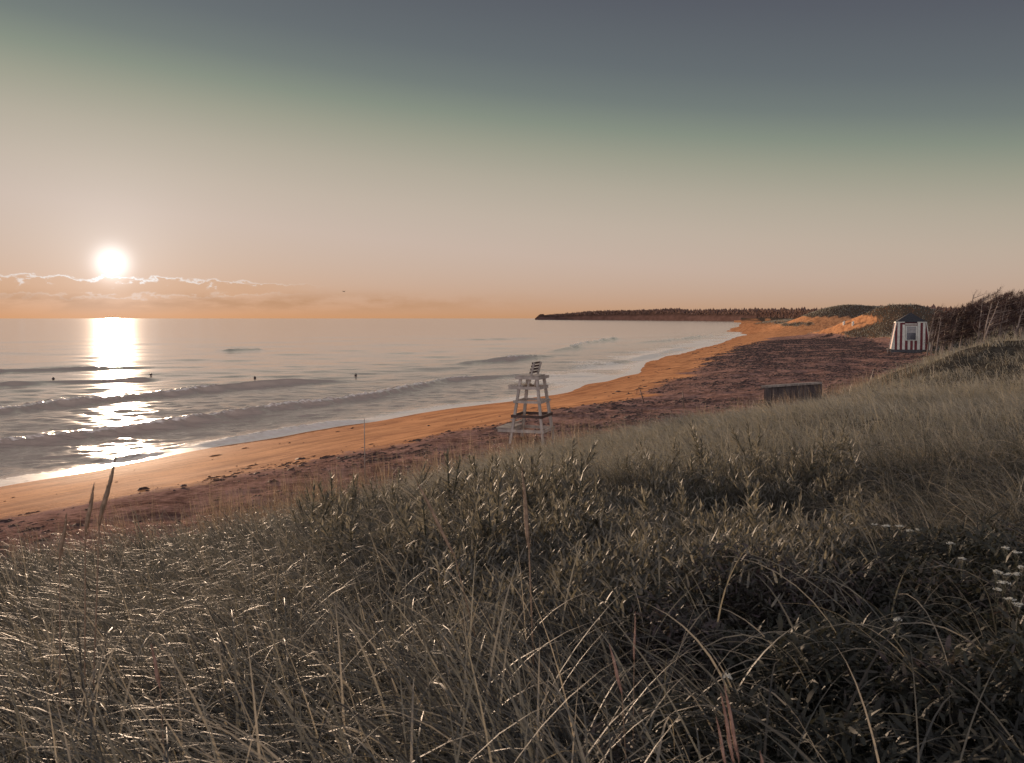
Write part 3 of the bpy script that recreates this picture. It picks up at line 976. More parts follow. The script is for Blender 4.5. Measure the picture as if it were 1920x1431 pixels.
ring(0.50 * SC, 0.12, M_white, ext=0.46)
ring(1.04 * SC, 0.11, M_brown)
ring(1.58 * SC, 0.10, M_white)
ring(2.10 * SC, 0.12, M_white, ext=0.30)
bm = bmesh.new()
for k in range(5):           # step deck on the seaward side
    x_ = -hu - 0.50 * SC + k * 0.125
    beam(bm, (x_, -hvv - 0.03, 0.585 * SC), (x_, hvv + 0.03, 0.585 * SC), 0.10, 0.035)
from_bm('step_deck', bm, M_white, chair)
for z in (0.74, 0.90):
    bm = bmesh.new()
    a, b = leg_at(-1, -1, z * SC), leg_at(-1, 1, z * SC)
    beam(bm, a + Vector((-0.08, -0.06, 0)), b + Vector((-0.08, 0.06, 0)), 0.10, 0.04)
    from_bm('rung', bm, M_white, chair)
bm = bmesh.new()
for k in range(5):           # footboard
    x_ = -tu - 0.42 * SC + k * 0.13
    beam(bm, (x_, -tv - 0.10, 2.185 * SC), (x_, tv + 0.10, 2.185 * SC), 0.11, 0.035)
from_bm('footboard', bm, M_white, chair)
bm = bmesh.new()
for k in range(6):           # seat boards
    x_ = -0.40 * SC + k * 0.135 * SC
    beam(bm, (x_, -0.52 * SC, 2.545 * SC), (x_, 0.58 * SC, 2.545 * SC), 0.12 * SC, 0.04)
for sv in (-0.52, 0.58):
    beam(bm, (-0.50 * SC, sv * SC, 2.47 * SC), (0.42 * SC, sv * SC, 2.47 * SC), 0.05, 0.11)
beam(bm, (0.40 * SC, -0.52 * SC, 2.465 * SC), (0.40 * SC, 0.80 * SC, 2.465 * SC), 0.05, 0.11)
from_bm('seat', bm, M_white, chair)
for sv in (-0.40, 0.44):
    bm = bmesh.new()
    beam(bm, (-0.06 * SC, sv * SC, 2.05 * SC), (0.20 * SC, sv * SC, 3.04 * SC), 0.07, 0.10, Vector((0, 1, 0)))
    from_bm('back_post', bm, M_white, chair)
bm = bmesh.new()
for k in range(4):
    z = 2.67 + 0.115 * k
    x_ = -0.06 + 0.26 * (z - 2.05) / 0.99 - 0.055
    beam(bm, (x_ * SC, -0.47 * SC, z * SC), (x_ * SC, 0.50 * SC, z * SC), 0.028, 0.075 * SC)
from_bm('backrest', bm, M_brown, chair)  # slats coloured dark brown for their shade, seen from behind

# ------------------------------------------------------------------ the striped hut
HX, HY, _ = ground_hit(1705, 661)
HZ = zt(HX, HY)
K = HY / 92.0
hut = empty('striped_hut', (HX, HY, HZ - 0.1), R(-19.5))
prop(hut, 'small beach hut with red and white stripes, one window and a black roof', 'hut')
wb, wtp, hh_, z0_, dep_ = 1.83 * K, 1.40 * K, 2.77 * K, 0.42 * K, 1.5 * K
LEAN = 0.28 * K


def hut_pt(x, z, off=0.0):          # a point of the leaning front, x sideways, z above the wall foot
    return Vector((x, -dep_ + LEAN * z / hh_ - off, z0_ + z))


bm = bmesh.new()
lo = [bm.verts.new((sx * (wb - 0.03), sy * (dep_ - 0.03) + dep_ * 0, z0_)) for sx, sy in ((-1, -1), (1, -1), (1, 1), (-1, 1))]
hi = [bm.verts.new((sx * (wtp - 0.03), sy * (dep_ - LEAN - 0.03), z0_ + hh_ - 0.02)) for sx, sy in ((-1, -1), (1, -1), (1, 1), (-1, 1))]
for k in range(4):
    bm.faces.new((lo[k], lo[(k + 1) % 4], hi[(k + 1) % 4], hi[k]))
bm.faces.new(hi)
bm.faces.new(lo[::-1])
from_bm('wall', bm, M_hut_red, hut)


def prism(bm, poly, off0, off1, mat=0):
    a = [bm.verts.new(hut_pt(x, z, off0)) for x, z in poly]
    b = [bm.verts.new(hut_pt(x, z, off1)) for x, z in poly]
    fs = [bm.faces.new(b), bm.faces.new(a[::-1])]
    k = len(poly)
    for i_ in range(k):
        fs.append(bm.faces.new((a[i_], a[(i_ + 1) % k], b[(i_ + 1) % k], b[i_])))
    for f_ in fs: f_.material_index = mat


def top_at(x):
    ax = abs(x)
    return hh_ if ax <= wtp else max(hh_ * (wb - ax) / (wb - wtp), 0.0)


xs = [-1.83, -1.52, -1.29, -1.05, -0.82, -0.55, -0.30, -0.06, 0.18, 0.33, 0.58, 0.86, 1.09, 1.33, 1.57, 1.83]
bm = bmesh.new()
for i_ in range(len(xs) - 1):
    x0, x1 = xs[i_] * K + 0.006, xs[i_ + 1] * K - 0.006
    ht = None
    if 4 <= i_ <= 9: ht = 0.98 * K if 5 <= i_ <= 8 else 2.55 * K
    t0, t1 = top_at(x0), top_at(x1)
    if ht: t0 = t1 = ht
    poly = [(x0, 0), (x1, 0)]
    if t1 > 0.01: poly.append((x1, t1))
    for cxx in (-wtp, wtp):
        if x0 < cxx < x1 and not ht: poly.append((cxx, hh_))
    if t0 > 0.01: poly.append((x0, t0))
    poly = sorted(poly[:2], key=lambda p: p[0]) + sorted(poly[2:], key=lambda p: -p[0])
    prism(bm, poly, 0.0, 0.03, 0 if i_ % 2 == 0 else 1)
from_bm('striped_boarding', bm, [M_hut_white, M_hut_red], hut)
bm = bmesh.new()                    # white corner and eave trim
for sx in (-1, 1):
    beam(bm, hut_pt(sx * wb, 0, 0.05), hut_pt(sx * wtp, hh_ + 0.05, 0.05), 0.10, 0.16, Vector((0, 1, 0)))
    beam(bm, Vector((sx * (wb + 0.03), dep_, z0_)), Vector((sx * (wtp + 0.03), dep_ - LEAN, z0_ + hh_)), 0.10, 0.14, Vector((0, 1, 0)))
    beam(bm, hut_pt(sx * (wtp + 0.05), hh_ + 0.05, 0.0), Vector((sx * (wtp + 0.05), dep_ - LEAN, z0_ + hh_)), 0.10, 0.13)
beam(bm, hut_pt(-wtp + 0.05, hh_ + 0.03, 0.06), hut_pt(-0.60 * K, hh_ + 0.03, 0.06), 0.08, 0.12)
beam(bm, hut_pt(0.56 * K, hh_ + 0.03, 0.06), hut_pt(wtp - 0.05, hh_ + 0.03, 0.06), 0.08, 0.12)
beam(bm, hut_pt(-0.56 * K, hh_ - 0.16 * K, 0.06), hut_pt(0.52 * K, hh_ - 0.16 * K, 0.06), 0.08, 0.13)
from_bm('trim', bm, M_hut_white, hut)
bm = bmesh.new()
ro = 0.06
c4 = [bm.verts.new((sx * (wtp + ro), sy * (dep_ - LEAN + ro), z0_ + hh_ + 0.09)) for sx, sy in ((-1, -1), (1, -1), (1, 1), (-1, 1))]
c0 = [bm.verts.new((sx * (wtp + ro), sy * (dep_ - LEAN + ro), z0_ + hh_ - 0.01)) for sx, sy in ((-1, -1), (1, -1), (1, 1), (-1, 1))]
pk = [bm.verts.new((sx * 0.12, 0, z0_ + hh_ + 0.98 * K)) for sx in (-1, 1)]
bm.faces.new((c4[0], c4[1], pk[1], pk[0]))
bm.faces.new((c4[1], c4[2], pk[1]))
bm.faces.new((c4[2], c4[3], pk[0], pk[1]))
bm.faces.new((c4[3], c4[0], pk[0]))
for k in range(4): bm.faces.new((c0[k], c0[(k + 1) % 4], c4[(k + 1) % 4], c4[k]))
bm.faces.new(c0[::-1])
from_bm('roof', bm, M_roof, hut)
w0, w1, v0, v1 = -0.47 * K, 0.50 * K, 0.98 * K, 2.40 * K
bm = bmesh.new()
fwd = 0.11 * K
beam(bm, hut_pt(w0, v0, 0.06), hut_pt(w0, v1, 0.06), fwd, 0.07, Vector((0, 1, 0)))
beam(bm, hut_pt(w1, v0, 0.06), hut_pt(w1, v1, 0.06), fwd, 0.07, Vector((0, 1, 0)))
beam(bm, hut_pt(w0 - fwd / 2, v1, 0.062), hut_pt(w1 + fwd / 2, v1, 0.062), 0.07, fwd)
win = from_bm('window', bm, M_hut_white, hut)
bm = bmesh.new()
beam(bm, hut_pt(w0 - fwd * 0.8, v0 - 0.02, 0.075), hut_pt(w1 + fwd * 0.8, v0 - 0.02, 0.075), 0.12, 0.08)
from_bm('sill', bm, M_hut_white, win)
vm = (v0 + v1) / 2 + 0.02
bm = bmesh.new()
prism(bm, [(w0, vm), (w1, vm), (w1, v1), (w0, v1)], 0.01, 0.035)
from_bm('upper_pane', bm, M_pane_pale, win)
bm = bmesh.new()
prism(bm, [(w0, v0), (w1, v0), (w1, vm), (w0, vm)], 0.01, 0.032)
from_bm('lower_pane', bm, M_pane_dark, win)
bm = bmesh.new()
for k in (1, 2): beam(bm, hut_pt(w0 + (w1 - w0) * k / 3, vm, 0.04), hut_pt(w0 + (w1 - w0) * k / 3, v1, 0.04), 0.03, 0.02, Vector((0, 1, 0)), 0)
beam(bm, hut_pt(w0, (vm + v1) / 2, 0.043), hut_pt(w1, (vm + v1) / 2, 0.043), 0.02, 0.03, bev=0)
from_bm('glazing_bars', bm, M_grey_wood, win)
bm = bmesh.new()
beam(bm, (-wb - 0.05, -dep_ + 0.12, z0_ / 2 + 0.02), (wb + 0.1, -dep_ + 0.12, z0_ / 2 + 0.02), 0.2, z0_ - 0.02)
beam(bm, (-wb - 0.05, dep_ - 0.12, z0_ / 2 + 0.02), (wb + 0.1, dep_ - 0.12, z0_ / 2 + 0.02), 0.2, z0_ - 0.02)
from_bm('skid', bm, M_skid, hut)
bm = bmesh.new()
beam(bm, (-wb - 0.45, -0.5, z0_ + 0.02), (-wb - 0.05, -0.5, z0_ + 0.02), 1.2, 0.06)
beam(bm, (-wb - 0.40, -1.0, 0), (-wb - 0.40, -1.0, z0_), 0.1, 0.1)
from_bm('step', bm, M_grey_wood, hut)

# ------------------------------------------------------------------ the low boarded barrier in the grass
a = at_y(1432, 723, 41.0)
b = at_y(1537, 718, 43.4)
b.z = a.z
bar = empty('wooden_barrier', ((a.x + b.x) / 2, (a.y + b.y) / 2, zt((a.x + b.x) / 2, (a.y + b.y) / 2)), math.atan2(b.y - a.y, b.x - a.x))
prop(bar, 'low weathered wooden barrier with a plank cap rising from the grass', 'barrier')
L2 = (b - a).length / 2
tz = a.z - bar.location.z
bm = bmesh.new()
beam(bm, (-L2, 0, tz - 0.05), (L2, 0, tz - 0.05), 0.26, 0.09)
from_bm('cap_rail', bm, M_grey_wood, bar)
bm = bmesh.new()
nb_ = 17
for k in range(nb_):
    x_ = -L2 + 0.06 + (2 * L2 - 0.12) * (k + 0.5) / nb_
    beam(bm, (x_, 0.02 * (k % 2), -0.5), (x_, 0.02 * (k % 2), tz - 0.097), 0.05, 2 * L2 / nb_ - 0.03, Vector((1, 0, 0)))
from_bm('board_panel', bm, M_dark_wood, bar)
for x_ in (-L2 + 0.08, L2 - 0.08):
    bm = bmesh.new()
    beam(bm, (x_, -0.09, -0.5), (x_, -0.09, tz - 0.097), 0.10, 0.12, Vector((1, 0, 0)))
    from_bm('post', bm, M_dark_wood, bar)

# ------------------------------------------------------------------ buoys, stake, markers, gull
BU = [(100, 712, 'round dark buoy floating furthest left, just beyond a dark wave line'), (283, 704, 'dark buoy floating close right of the sun glitter'),
      (478, 710, 'dark buoy floating between the sun glitter and the lifeguard chair, second from the chair'), (667, 705, 'dark buoy floating nearest the lifeguard chair')]
for k, (px_, py_, lb) in enumerate(BU):
    x, y = on_plane(px_, py_)
    e = prop(empty('buoy', (float(x), float(y), 0.0)), lb, 'buoy', 'buoys in the bay')
    if k == 0:
        bm = bmesh.new()
        bmesh.ops.create_uvsphere(bm, u_segments=16, v_segments=10, radius=0.14)
        for v in bm.verts: v.co.z = v.co.z * 0.95 + 0.08
        f0 = from_bm('float', bm, M_buoy, e, True)
        bm = bmesh.new()
        tube(bm, [(0, 0, 0.19), (0, 0, 0.22), (0.0, 0, 0.25)], [0.045, 0.05, 0.035], 10)
        f1_ = from_bm('lifting_eye', bm, M_buoy, e, True)
    else:
        for s_ in (f0, f1_):
            c = s_.copy()
            COL.objects.link(c)
            c.parent = e

def stick(name, px_, pyt, pyb, dist, rad, label, cat, mat, lean=0.0):
    p = at_y(px_, pyt, dist)
    zb = zt(p.x, dist)
    bm = bmesh.new()
    L = p.z - zb
    tube(bm, [(-lean * L, 0, -0.1), (-lean * L * 0.5, 0.01, L * 0.5), (0, 0, L)], [rad, rad * 0.9, rad * 0.7], 7)
    o = from_bm(name, bm, mat, None, True)
    o.location = (p.x, dist, zb)
    return prop(o, label, cat)


stick('stake', 683, 785, 845, 27.0, 0.017, 'thin wooden stake upright in the sand left of the lifeguard chair', 'stake', M_grey_wood)
stick('stick', 1200, 731, 745, 52.0, 0.035, 'bare stick leaning out of the orange sand near the water', 'stick', M_brown, -0.35)
stick('stick', 1280, 733, 748, 48.0, 0.03, 'bare upright stick at the edge of the dark seaweed', 'stick', M_brown, -0.1)
for px_, py_, pb, lb in ((1582.5, 604.5, 608.5, 'left of two short white posts on the pale sand by the far dunes'), (1599.5, 605, 610, 'right of two short white posts on the pale sand by the far dunes')):
    x, y, z = ground_hit(px_, pb)
    bm = bmesh.new()
    hgt_ = (pb - py_) / F * y + 0.15
    beam(bm, (0, 0, -0.2), (0, 0, hgt_), 0.45, 0.16, Vector((0, 1, 0)), 0.02)
    bmesh.ops.create_cone(bm, cap_ends=True, segments=8, radius1=0.26, radius2=0.02, depth=0.2, matrix=Matrix.Translation((0, 0, hgt_ + 0.1)))
    o = from_bm('marker_post', bm, M_hut_white)
    o.location = (x, y, z)
    prop(o, lb, 'post', 'white marker posts')

p = at_y(645, 547, 260)
bm = bmesh.new()
tube(bm, [(-0.35, 0, 0), (-0.22, 0, 0.02), (0, 0, 0.03), (0.2, 0, 0.0), (0.4, 0, -0.01)], [0.02, 0.07, 0.10, 0.07, 0.02], 8)
for s_ in (-1, 1):
    vs_ = [bm.verts.new(c) for c in ((0.10, 0, 0.05), (0.08, s_ * 0.35, 0.22), (-0.06, s_ * 0.85, 0.16), (-0.10, s_ * 0.35, 0.19), (-0.14, 0, 0.04))]
    bm.faces.new(vs_)
    bm.faces.new([bm.verts.new(v.co - Vector((0, 0, 0.02))) for v in vs_][::-1])
o = from_bm('gull', bm, M_bird, None, True)
o.location = p
o.rotation_euler = (0, 0, R(60))
prop(o, 'small dark gull flying over the sea left of centre', 'bird')

# ------------------------------------------------------------------ wind-bent trees behind the right dune
def make_tree(seed, hgt, bare):
    r_ = random.Random(seed)
    bm = bmesh.new()
    pts, rad = [], []
    lean = r_.uniform(0.06, 0.30)
    bend = r_.uniform(-0.25, 0.35)
    for k in range(8):
        t = k / 7
        pts.append(Vector((hgt * (lean * t + bend * t * t * 0.4) + r_.uniform(-0.04, 0.04), r_.uniform(-0.06, 0.06), hgt * t * (1 - 0.08 * t) - 0.2 * (1 - t))))
        rad.append(0.085 * (1 - 0.82 * t) * hgt / 4.5)
    tube(bm, pts, rad, 7)
    tips = []
    nb2 = 22 if not bare else 13
    for k in range(nb2):
        t = r_.uniform(0.30, 1.0) if not bare else r_.uniform(0.45, 1.0)
        i_ = min(int(t * 7), 6)
        p0 = pts[i_].lerp(pts[i_ + 1], t * 7 - i_)
        a_ = r_.gauss(0.0, 1.0)
        L = hgt * r_.uniform(0.12, 0.34) * (1.15 - 0.5 * t) * (0.6 if abs(a_) > 1.6 else 1)
        d = Vector((math.cos(a_), math.sin(a_), r_.uniform(0.0, 0.55)))
        q = [p0 + d * L * s_ + Vector((0.22 * L * s_ * s_, 0, 0.16 * L * s_ * s_)) for s_ in (0, 0.35, 0.7, 1.0)]
        tube(bm, q, [0.028, 0.02, 0.013, 0.006], 5)
        tips.append(q)
    trunk_bm = bm
    P_, A_, L_, W_, T0, T1 = [], [], [], [], [], []
    for q in tips:
        for k in range(14 if bare else 58):
            s_ = r_.uniform(0.2, 1.0) * 3
            i_ = min(int(s_), 2)
            p_ = q[i_].lerp(q[i_ + 1], s_ - i_)
            P_.append(p_ + Vector((r_.gauss(0, 0.05), r_.gauss(0, 0.09), r_.gauss(0, 0.07))))
            A_.append(r_.gauss(0.0, 0.9))
            L_.append(r_.uniform(0.18, 0.50))
            W_.append(r_.uniform(0.014, 0.045) if not bare else r_.uniform(0.012, 0.02))
            a0 = r_.uniform(0.3, 1.5)
            T0.append(a0)
            T1.append(a0 + r_.uniform(-0.7, 0.4))
    n2 = len(P_)
    V, q_, ti = blades(np.array(P_), np.array(A_), np.array(L_), np.array(W_), np.array(T0), np.array(T1), 2, rng.uniform(0, 1, n2))
    return trunk_bm, np_mesh('crown', V, quads=q_, attrs={'tint': ti}, smooth=False)


protos = []
for k in range(7):
    bare = k in (5, 6)
    tb, cm = make_tree(40 + k, 4.4, bare)
    e = empty('windswept_tree', (0, 0, 0))
    trunk = from_bm('trunk', tb, M_bark, e, True)
    crown = link('crown', cm, M_needle, e)
    protos.append([e, trunk, crown, False])


def place_tree(k, x, y, sc, rot, label):
    e, t_, c_, used = protos[k]
    if used:
        e2 = e.copy()
        COL.objects.link(e2)
        for s_ in (t_, c_):
            c = s_.copy()
            COL.objects.link(c)
            c.parent = e2
        e = e2
    protos[k][3] = True
    e.location = (x, y, zt(x, y) - 0.05)
    e.scale = (sc, sc, sc)
    e.rotation_euler = (0, 0, rot)
    prop(e, label, 'tree', 'wind-bent trees beyond the right dune')


TL = [  # base px, top px y, depth, kind
    (1779, 577, 96, 0, 'leaning tree with a pale forked trunk, nearest of the stand to the striped hut'),
    (1797, 573, 97, 1, 'tree with a sunlit orange trunk second from the hut end of the stand'),
    (1806, 550, 99, 5, 'bare dead pole with a few side twigs, tallest at the hut end of the stand'),
    (1826, 558, 92, 2, 'tree with a red-lit leaning trunk left of the forked pale snag'),
    (1838, 562, 82, 6, 'long bare pale snag leaning right, standing out in front of the stand'),
    (1843, 555, 84, 3, 'dark tree just right of the long pale snag'),
    (1868, 553, 92, 4, 'dark flat-topped tree between the pale snag and the edge of the picture'),
    (1897, 552, 88, 0, 'dark tree with a thin grey leaning trunk second from the right edge'),
    (1912, 548, 88, 2, 'pale-trunked tree at the right edge of the picture')]
for px_, pt, dd, k, lb in TL:
    x = (px_ - 960) / F * dd
    zb = zt(x, dd)
    top = H + (597 - pt) / F * dd
    place_tree(k, x, dd, max(0.45, (top - zb) / 4.1), random.uniform(-0.3, 0.3), lb)
for k in range(74):
    px_ = random.uniform(1735, 2000)
    dd = random.uniform(93, 128)
    pt = np.interp(px_, [1735, 1790, 1830, 1870, 1920, 2000], [588, 577, 566, 556, 547, 538]) + random.uniform(-5, 9)
    x = (px_ - 960) / F * dd
    zb = zt(x, dd)
    top = H + (597 - pt) / F * dd
    place_tree(random.choice([0, 1, 2, 3, 4]), x, dd, max(0.35, (top - zb) / 4.1), random.uniform(-0.5, 0.5), 'dark wind-bent tree crowded among others in the dense stand beyond the dune')

# ------------------------------------------------------------------ leafy stalks in the grass
def leafy(seed):
    r_ = random.Random(seed)
    bm = bmesh.new()
    P_, A_, L_, W_, T0, T1 = [], [], [], [], [], []
    for st in range(r_.choice([2, 3, 3])):
        hgt = 0.62 * (1 if st == 0 else r_.uniform(0.72, 0.95))
        a_ = r_.uniform(0, 6.28)
        bend = 0.03 if st == 0 else r_.uniform(0.08, 0.17)
        pts = [Vector((math.cos(a_) * bend * (t / 5) ** 1.4, math.sin(a_) * bend * (t / 5) ** 1.4, hgt * t / 5)) for t in range(6)]
        tube(bm, pts, [0.006, 0.0055, 0.005, 0.0045, 0.004, 0.002], 6)
        nl = 44
        for k in range(nl):
            t = 0.2 + 0.8 * (k / (nl - 1)) ** 0.85
            i_ = min(int(t * 5), 4)
            P_.append(pts[i_].lerp(pts[i_ + 1], t * 5 - i_))
            A_.append(k * 2.39996 + r_.uniform(-0.5, 0.5))
            L_.append((0.125 - 0.065 * max(0, (t - 0.5) / 0.5)) * r_.uniform(0.65, 1.2))
            W_.append(r_.uniform(0.016, 0.026) * (1 - 0.3 * t))
            a0 = 1.05 - 0.7 * max(0, t - 0.35) / 0.65 + r_.uniform(-0.3, 0.3)
            T0.append(max(a0, 0.05))
            T1.append(a0 + r_.uniform(0.1, 0.8) * (1.15 - t))
    ar = np.array
    V, q_, ti = blades(ar(P_), ar(A_), ar(L_), ar(W_), ar(T0), ar(T1), 5, rng.uniform(0.1, 0.85, len(P_)))
    return bm, np_mesh('leaves', V, quads=q_, attrs={'tint': ti})


lproto = []
for k in range(5):
    bm, lm = leafy(90 + k)
    e = empty('leafy_plant', (0, 0, 0))
    lproto.append([e, from_bm('stem', bm, M_stem, e, True), link('leaves', lm, M_leaf, e), False])


def place_leafy(k, px_, py_top, dist, sc, label):
    e, s_, l_, used = lproto[k]
    if used:
        e2 = e.copy()
        COL.objects.link(e2)
        for q_ in (s_, l_):
            c = q_.copy()
            COL.objects.link(c)
            c.parent = e2
        e = e2
    lproto[k][3] = True
    p = at_y(px_, py_top, dist)
    zb = zt(p.x, p.y)
    hh2 = max(p.z - zb, 0.25)
    e.location = (p.x, p.y, zb - 0.02)
    f = min(hh2 / 0.66, 2.2)
    e.scale = (sc * min(f, 1.4), sc * min(f, 1.4), f)
    e.rotation_euler = (random.gauss(0, 0.1), random.gauss(0, 0.1), random.uniform(0, 6.28))
    prop(e, label, 'plant', 'leafy stalks among the dune grass')


place_leafy(0, 1368, 925, 7.6, 0.85, 'tall leafy stalk left of the dark hollow in the grass, pale spread leaves')
place_leafy(1, 1450, 940, 7.2, 0.8, 'middle one of three pale leafy stalks in front of the dark hollow')
place_leafy(2, 1500, 922, 7.4, 0.85, 'right one of three pale leafy stalks in front of the dark hollow, narrow and upright')
cnt = 0
while cnt < 285:
    px_ = random.choice([random.uniform(560, 1100), random.uniform(640, 1640)])
    gy = random.uniform(850, 1120)
    if px_ > 1330 and gy < 900: continue
    x, y, z = ground_hit(px_, gy, 60)
    if y < 4.2 or y > 16: continue
    p_top = z + min(1.0, random.lognormvariate(math.log(0.6), 0.28))
    e, s_, l_, used = lproto[cnt % 5]
    py = 715.5 - F * ((p_top - H) * cp / y + sp_) / (cp - (p_top - H) / y * sp_) if False else None
    k = cnt % 5
    if lproto[k][3]:
        e2 = e.copy()
        COL.objects.link(e2)
        for q_ in (s_, l_):
            c = q_.copy()
            COL.objects.link(c)
            c.parent = e2
        e = e2
    lproto[k][3] = True
    e.location = (x, y, z - 0.02)
    f = (p_top - z) / 0.62
    wd_ = f * random.uniform(0.85, 1.45)
    e.scale = (wd_, wd_, f)
    e.rotation_euler = (random.gauss(0, 0.22), random.gauss(0, 0.22), random.uniform(0, 6.28))
    prop(e, 'grey green leafy stalk crowded among the dune grass below the lifeguard chair', 'plant', 'leafy stalks among the dune grass')
    cnt += 1

# ------------------------------------------------------------------ seed heads
def seed_head(top, bot, dist, rad, label, mat, fuzz=1.0, tone=0):
    """stem from the ground to BOT, a bristly spike from BOT to TOP (pixels), at DIST"""
    pt, pb = at_y(top[0], top[1], dist), at_y(bot[0], bot[1], dist)
    d = (pt - pb)
    gx, gy = pb.x - d.x * 0.9, dist
    base = Vector((gx, gy, zt(gx, gy) - 0.03))
    e = empty('grass_seed_head', base)
    bm = bmesh.new()
    pb_, pt_ = pb - base, pt - base
    mid_ = pb_ * 0.5 - Vector((0, 0, 0)) + Vector((-d.x * 0.15, 0, 0))
    tube(bm, [Vector((0, 0, 0)), mid_, pb_, pb_.lerp(pt_, 0.9)], [rad * 0.40, rad * 0.36, rad * 0.32, rad * 0.15], 6)
    from_bm('stem', bm, M_straw, e, True)
    bm = bmesh.new()
    n2 = 14
    side_ = d.normalized().cross(Vector((0, 1, 0))).normalized()
    pts = [pb_.lerp(pt_, k / n2) + side_ * math.sin(k * 0.5) * rad * 0.25 for k in range(n2 + 1)]
    rr_ = [rad * (0.35 + 0.65 * math.sin(min(1, (k / n2) * 2.6) * 1.57)) * (1 - (k / n2) ** 3 * 0.92) * random.uniform(0.85, 1.1) for k in range(n2 + 1)]
    tube(bm, pts, rr_, 8)
    for k in range(int(130 * fuzz)):                      # bristles
        t = random.random()
        p = pb_.lerp(pt_, t)
        r0 = rad * (1 - t ** 3 * 0.9) * 0.8
        a_ = random.uniform(0, 6.28)
        o_ = side_ * math.cos(a_) + Vector((0, 1, 0)) * math.sin(a_)
        dn = d.normalized()
        b0 = p + o_ * r0
        tip = b0 + dn * rad * random.uniform(1.2, 2.6) + o_ * rad * random.uniform(0.1, 0.7)
        wv_ = dn.cross(o_) * rad * 0.14
        bm.faces.new([bm.verts.new(b0 - wv_), bm.verts.new(b0 + wv_), bm.verts.new(tip)])
    from_bm('spike', bm, mat, e, True)
    return prop(e, label, 'seed head', 'grass seed heads')


seed_head((217, 856), (186, 985), 3.9, 0.0115, 'tallest bristly grass seed head, crossing the wet sand under the sun', M_straw)
seed_head((176, 908), (160, 1005), 3.9, 0.010, 'second tallest grass seed head, just left of the tallest one', M_straw)
seed_head((125, 964), (112, 1050), 3.8, 0.009, 'shortest of three dark seed heads against the orange sand', M_straw)
seed_head((979, 882), (992, 1030), 4.3, 0.011, 'rough upright dry seed head standing alone below the lifeguard chair', M_straw)
seed_head((781, 902), (852, 1042), 4.6, 0.010, 'dry seed head leaning left among the leafy stalks', M_straw)
seed_head((1359, 1288), (1385, 1425), 2.35, 0.0055, 'reddish thin seed head at the bottom edge, right one of a pair', M_pink_straw, 0.8)
seed_head((1352, 1300), (1376, 1432), 2.30, 0.005, 'reddish thin seed head at the bottom edge, left one of a pair', M_pink_straw, 0.8)
seed_head((1343, 1345), (1362, 1440), 2.25, 0.004, 'short pale seed head left of the reddish pair', M_pink_straw, 0.6)
seed_head((1143, 1210), (1166, 1300), 2.9, 0.0055, 'thin pink seed head bending over dark grass in the lower middle', M_pink_straw, 0.8)
seed_head((1191, 1150), (1189, 1240), 3.2, 0.004, 'thin upright seed head right of the bending pink one', M_pink_straw, 0.6)
seed_head((284, 1212), (300, 1290), 2.9, 0.0065, 'ragged brown seed head among the near left grass', M_pink_straw, 0.9)
seed_head((1425, 1410), (1433, 1450), 2.2, 0.004, 'stub of a brown seed head at the bottom edge', M_pink_straw, 0.6)

# ------------------------------------------------------------------ yarrow
def yarrow_proto(seed):
    r_ = random.Random(seed)
    bm = bmesh.new()
    tube(bm, [(0, 0, 0), (0.01, 0, 0.25), (0, 0.0, 0.5)], [0.004, 0.0035, 0.003], 6)
    heads = []
    for k in range(11):
        a_, q = r_.uniform(0, 6.28), math.sqrt(r_.uniform(0, 1)) * 0.075
        hp = Vector((math.cos(a_) * q, math.sin(a_) * q, 0.56 - q * q * 1.0 + r_.uniform(-0.003, 0.003)))
        heads.append(hp)
        tube(bm, [(0, 0, 0.46 + r_.uniform(0, 0.03)), hp * 0.5 + Vector((0, 0, 0.25)), hp], [0.002, 0.0016, 0.0014], 5)
    b2 = bmesh.new()
    for hp in heads:
        for k in range(16):
            a_, q = r_.uniform(0, 6.28), math.sqrt(r_.uniform(0, 1)) * 0.024
            bmesh.ops.create_icosphere(b2, subdivisions=1, radius=r_.uniform(0.0025, 0.0042), matrix=Matrix.Translation(hp + Vector((math.cos(a_) * q, math.sin(a_) * q, 0.004 + r_.uniform(-0.002, 0.003)))) @ Matrix.Diagonal((1.3, 1.3, 0.35, 1)))
    return bm, b2


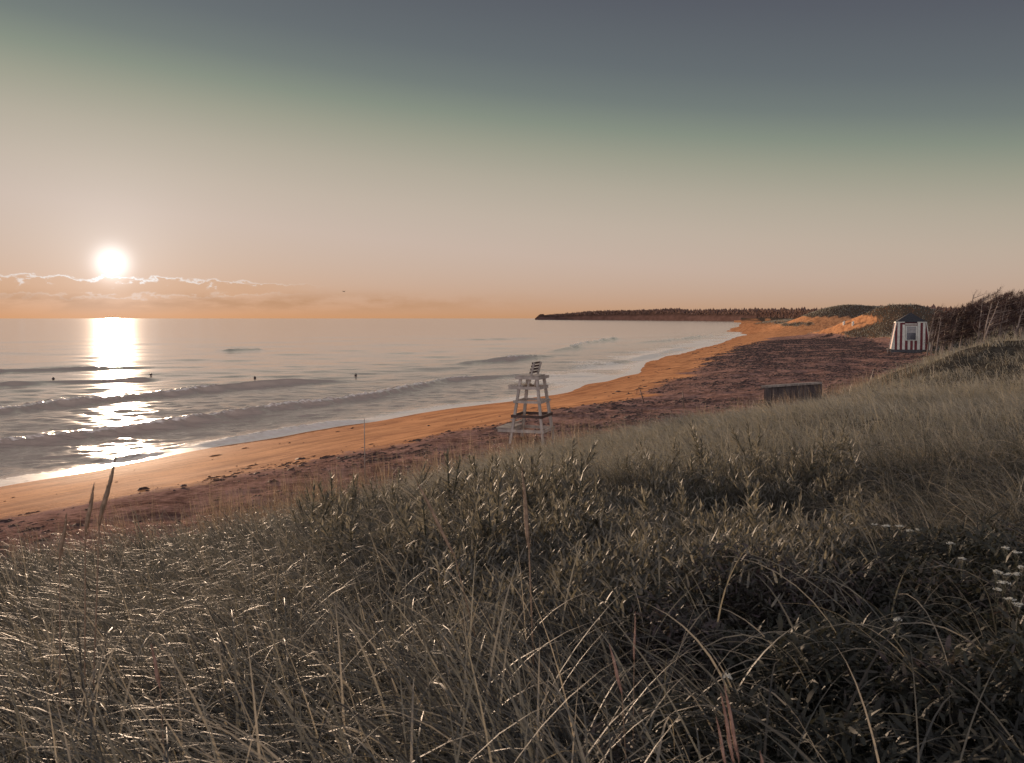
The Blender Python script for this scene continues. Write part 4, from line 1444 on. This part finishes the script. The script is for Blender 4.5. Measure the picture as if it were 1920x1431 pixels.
yp = []
for k in range(3):
    a, b = yarrow_proto(5 + k)
    e = empty('yarrow', (0, 0, 0))
    yp.append([e, from_bm('stem', a, M_stem, e, True), from_bm('flower_head', b, M_yarrow, e, True), False])
YA = [(1662, 985, 6.0, 'pale yarrow at the left end of the row beside the tall arching grass'), (1686, 985, 6.1, 'larger dull yarrow head in the middle of the row'), (1706, 994, 5.9, 'dull yarrow head right of the larger one in the row'),
      (1722, 992, 6.0, 'yarrow at the right end of the row in the brown grass'), (1640, 982, 6.2, 'faint yarrow at the far left of the row, half hidden'),
      (1781, 1017, 5.2, 'lone yarrow head on a dark patch between the row and the right edge'), (1886, 1026, 4.7, 'small white yarrow topmost of the bright cluster at the right edge'), (1907, 1034, 4.7, 'small yarrow right of the topmost one at the edge'),
      (1804, 1046, 4.8, 'tiny yarrow below the lone head'), (1868, 1070, 4.4, 'white yarrow at the left end of the middle cluster by the right edge'), (1885, 1074, 4.4, 'white yarrow second in the middle cluster by the right edge'), (1908, 1075, 4.4, 'white yarrow at the right end of the middle cluster'),
      (1882, 1091, 4.2, 'bright yarrow in the centre of the right-hand cluster'), (1871, 1104, 4.1, 'flat white yarrow below the bright central one'), (1894, 1122, 4.0, 'bright white yarrow low in the right-hand cluster'), (1909, 1132, 4.0, 'lowest bright yarrow at the right edge'),
      (1917, 1062, 4.3, 'yarrow cut by the right edge of the picture'), (1684, 1160, 3.7, 'single small white bloom alone in the dark herbs'), (1365, 1265, 2.9, 'single pale bloom above the reddish seed heads'), (1838, 788, 19.0, 'pale flower standing high in the far meadow')]
for k, (px_, py_, dd, lb) in enumerate(YA):
    e, s_, h_, used = yp[k % 3]
    if used:
        e2 = e.copy()
        COL.objects.link(e2)
        for q_ in (s_, h_):
            c = q_.copy()
            COL.objects.link(c)
            c.parent = e2
        e = e2
    yp[k % 3][3] = True
    p = at_y(px_, py_, dd)
    zb = zt(p.x, p.y)
    e.location = (p.x, p.y, zb)
    f = max((p.z - zb) / 0.565, 0.3)
    wd_ = random.uniform(0.22, 0.38) * (0.6 if dd < 4.0 else 1.0)
    e.scale = (wd_, wd_, f)
    e.rotation_euler = (0, 0, random.uniform(0, 6.28))
    prop(e, lb, 'yarrow', 'yarrow flowers')

for o in list(protos) + list(lproto) + list(yp):
    if not o[3]:
        for c in (o[1], o[2], o[0]): bpy.data.objects.remove(c)
print('camera ground z', zt(0, 0), zt(0, 2.5), 'chair', cx, cy, cz, 'hut', HX, HY, HZ)
